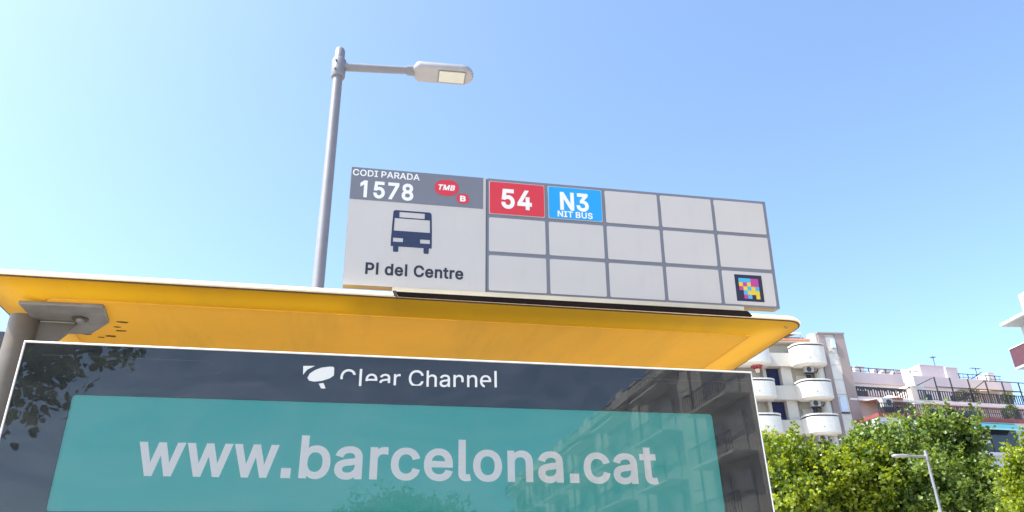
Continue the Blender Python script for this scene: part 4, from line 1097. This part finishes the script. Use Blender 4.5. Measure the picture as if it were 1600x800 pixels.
def tree(name, label, loc, h, crown, rad, m, seed, ntwig=620, per=23, leaf=0.19, group='plane trees across the street', cat='tree', nl=9):
    """crown: height of the crown centre; rad: (rx, ry, rz)."""
    rng = np.random.default_rng(seed)
    rr = random.Random(seed)
    t = thing(name, label, cat, loc, 0.0, group)
    rad = np.array(rad)
    # lumpy crown made of lobes
    lobes, lobr = [], []
    for k in range(nl):
        d = rng.normal(size=3)
        d[2] = abs(d[2])*0.8-0.25
        d /= np.linalg.norm(d)
        lobes.append(d*rad*rng.uniform(0.45, 0.80))
        lobr.append(rng.uniform(0.34, 0.58)*rad.mean())
    lobes.append(np.array([0, 0, rad[2]*0.55]))
    lobr.append(0.5*rad.mean())
    lobes.append(np.zeros(3))
    lobr.append(0.6*rad.mean())
    lobes, lobr = np.array(lobes), np.array(lobr)
    # trunk and limbs
    tk = MB()
    fork = crown-rad[2]*0.75
    tk.tube([(0, 0, 0), (0.02, 0.01, 0.3), (0.06, 0.03, fork*0.6), (0.03, -0.04, fork)], [0.26, 0.20, 0.17, 0.14], 12)
    for p, r_ in zip(lobes, lobr):
        e = Vector(p)+Vector((0, 0, crown))
        mid = Vector((0.03, -0.04, fork)).lerp(e, 0.5)+Vector((rr.uniform(-.2, .2), rr.uniform(-.2, .2), -0.1))
        tk.tube([(0.03, -0.04, fork-0.1), mid, e], [0.085, 0.055, 0.02], 7)
        for q in range(3):
            dd = Vector((rr.gauss(0, 1), rr.gauss(0, 1), rr.gauss(0.4, 0.8))).normalized()*float(r_)*0.8
            tk.tube([e, e+dd], [0.02, 0.008], 5)
    part('trunk', tk, 'bark', t, True)
    w = lobr**2
    pick = rng.choice(len(lobr), size=ntwig, p=w/w.sum())
    d = rng.normal(size=(ntwig, 3))
    d[:, 2] += 0.25
    d /= np.linalg.norm(d, axis=1, keepdims=True)
    start = lobes[pick] + d*(lobr[pick]*rng.uniform(0.35, 0.95, ntwig))[:, None]
    tdir = d*0.75 + np.array([0, 0, 0.65]) + rng.normal(size=(ntwig, 3))*0.35
    tdir /= np.linalg.norm(tdir, axis=1, keepdims=True)
    tlen = rng.uniform(0.4, 1.25, ntwig)*min(1.0, rad.mean()/2.4)
    ttone = rng.uniform(0.0, 1.0, ntwig)
    u = rng.uniform(0.0, 1.0, (ntwig, per))
    spread = (0.16*(1.15-u))[..., None]*min(1.0, rad.mean()/2.4)*1.15
    C = start[:, None, :] + tdir[:, None, :]*(u*tlen[:, None])[..., None] + rng.normal(size=(ntwig, per, 3))*spread
    A = tdir[:, None, :]*0.35 + rng.normal(size=(ntwig, per, 3))*0.9 + np.array([0, 0, -0.1])
    S = rng.uniform(0.65, 1.15, (ntwig, per))*leaf*(1.1-0.45*u)
    T = np.clip(0.75*ttone[:, None] + 0.2*u + rng.uniform(-0.2, 0.25, (ntwig, per)), 0, 1)
    C = C.reshape(-1, 3) + np.array([0, 0, crown])
    me = leaves_mesh('crown', C, A.reshape(-1, 3), S.reshape(-1), T.reshape(-1), M[m], rng)
    link('crown', me, t, kind='stuff')
    return t

def polar(az, dist):
    return (0.54+dist*math.sin(R(az)), -1.353+dist*math.cos(R(az)), 0)

tree('plane_tree', 'yellow green plane tree beside the panel edge, below the rounded balconies', polar(31.6, 41), 10.2, 6.5, (2.7, 2.7, 3.6), 'leaf_lime', 11, 760, leaf=0.215)
tree('plane_tree', 'yellow green plane tree below the white clad strip of the tower', polar(35.0, 42.5), 9.8, 5.9, (2.4, 2.4, 3.5), 'leaf_lime', 12, 680, leaf=0.215)
tree('plane_tree', 'broad green plane tree left of the distant street lamp', polar(37.7, 44), 11.2, 6.75, (2.7, 2.9, 3.9), 'leaf_green', 13, 900, leaf=0.215)
tree('plane_tree', 'tallest green plane tree reaching up to the railed terrace', polar(40.9, 46), 11.6, 7.35, (1.9, 2.2, 4.3), 'leaf_green', 14, 820, leaf=0.215)
tree('plane_tree', 'low dark green plane tree under the teal awning', polar(43.1, 43), 8.0, 3.9, (1.9, 1.9, 3.0), 'leaf_green', 15, 560, leaf=0.21)
tree('plane_tree', 'green plane tree cut off by the right edge', polar(47.4, 41), 9.0, 5.6, (2.2, 2.2, 3.3), 'leaf_lime', 16, 640, leaf=0.21)
tree('plane_tree', 'dark leaved tree on the near pavement, mirrored left in the panel glass', (-6.6, -13.0, 0), 10.4, 6.6, (4.6, 3.4, 4.4), 'leaf_green', 21, 2400, 16, 0.19, 'trees behind the viewer')
tree('plane_tree', 'farther tree down the street, mirrored in the middle of the panel glass', (3.0, -38, 0), 8.6, 4.3, (4.4, 3.0, 3.3), 'leaf_green', 22, 800, 15, 0.21, 'trees behind the viewer')
# potted greenery on the terraces
def bush(label, loc, r, m, seed, group='plants on the terraces', n=60, leaf=0.12):
    rng = np.random.default_rng(seed)
    t = thing('potted_plant', label, 'plant', loc, 0.0, group)
    part('pot', MB().tube([(0, 0, 0), (0, 0, 0.32)], [0.16, 0.22], 12), 'beige', t, True)
    d = rng.normal(size=(n*8, 3))
    d /= np.linalg.norm(d, axis=1, keepdims=True)
    c = d*(r*rng.uniform(0.3, 1.0, n*8)**0.6)[:, None]*np.array([1, 1, 0.9]) + np.array([0, 0, 0.32+r*0.8])
    link('foliage', leaves_mesh('foliage', c, d+rng.normal(size=d.shape)*0.6, rng.uniform(0.7, 1.2, n*8)*leaf, rng.uniform(0, 1, n*8), M[m], rng), t, kind='stuff')
    st2 = MB()
    for q in range(5):
        st2.tube([(0, 0, 0.3), (0.25*r*math.cos(q*1.3), 0.25*r*math.sin(q*1.3), 0.35+r*0.9)], [0.03, 0.01], 6)
    part('stem', st2, 'bark', t)
    return t
def loc_tb(x, y, z):
    c, s = math.cos(R(3)), math.sin(R(3))
    return (47.985+x*c-y*s, 52.804+x*s+y*c, z)
def loc_tw(x, y, z):
    c, s = math.cos(R(-5)), math.sin(R(-5))
    return (41.065+x*c-y*s, 55.724+x*s+y*c, z)
bush('grey green bush behind the upper terrace railing', loc_tb(9.2, 3.7, 18.702), 0.75, 'leaf_olive', 31)
bush('small grey bush beside the stair parapet', loc_tb(7.9, 3.7, 18.702), 0.6, 'leaf_olive', 32)
bush('yellow leaved plant on the pink upper terrace at right', loc_tb(13.1, 3.6, 18.702), 0.6, 'leaf_lime', 33)
bush('dark bush on the lower terrace behind the railing', loc_tb(9.6, 0.7, 16.452), 0.7, 'leaf_deep', 34)
bush('dry grey shrub at the top of the tower beside the balcony', loc_tw(-3.2, 0.3, 23.86), 0.45, 'leaf_olive', 35)
bush('red flowering plant on the rounded balcony beside the panel corner', loc_tw(-6.3, -0.6, 20.45), 0.42, 'flower_red', 36, n=30)
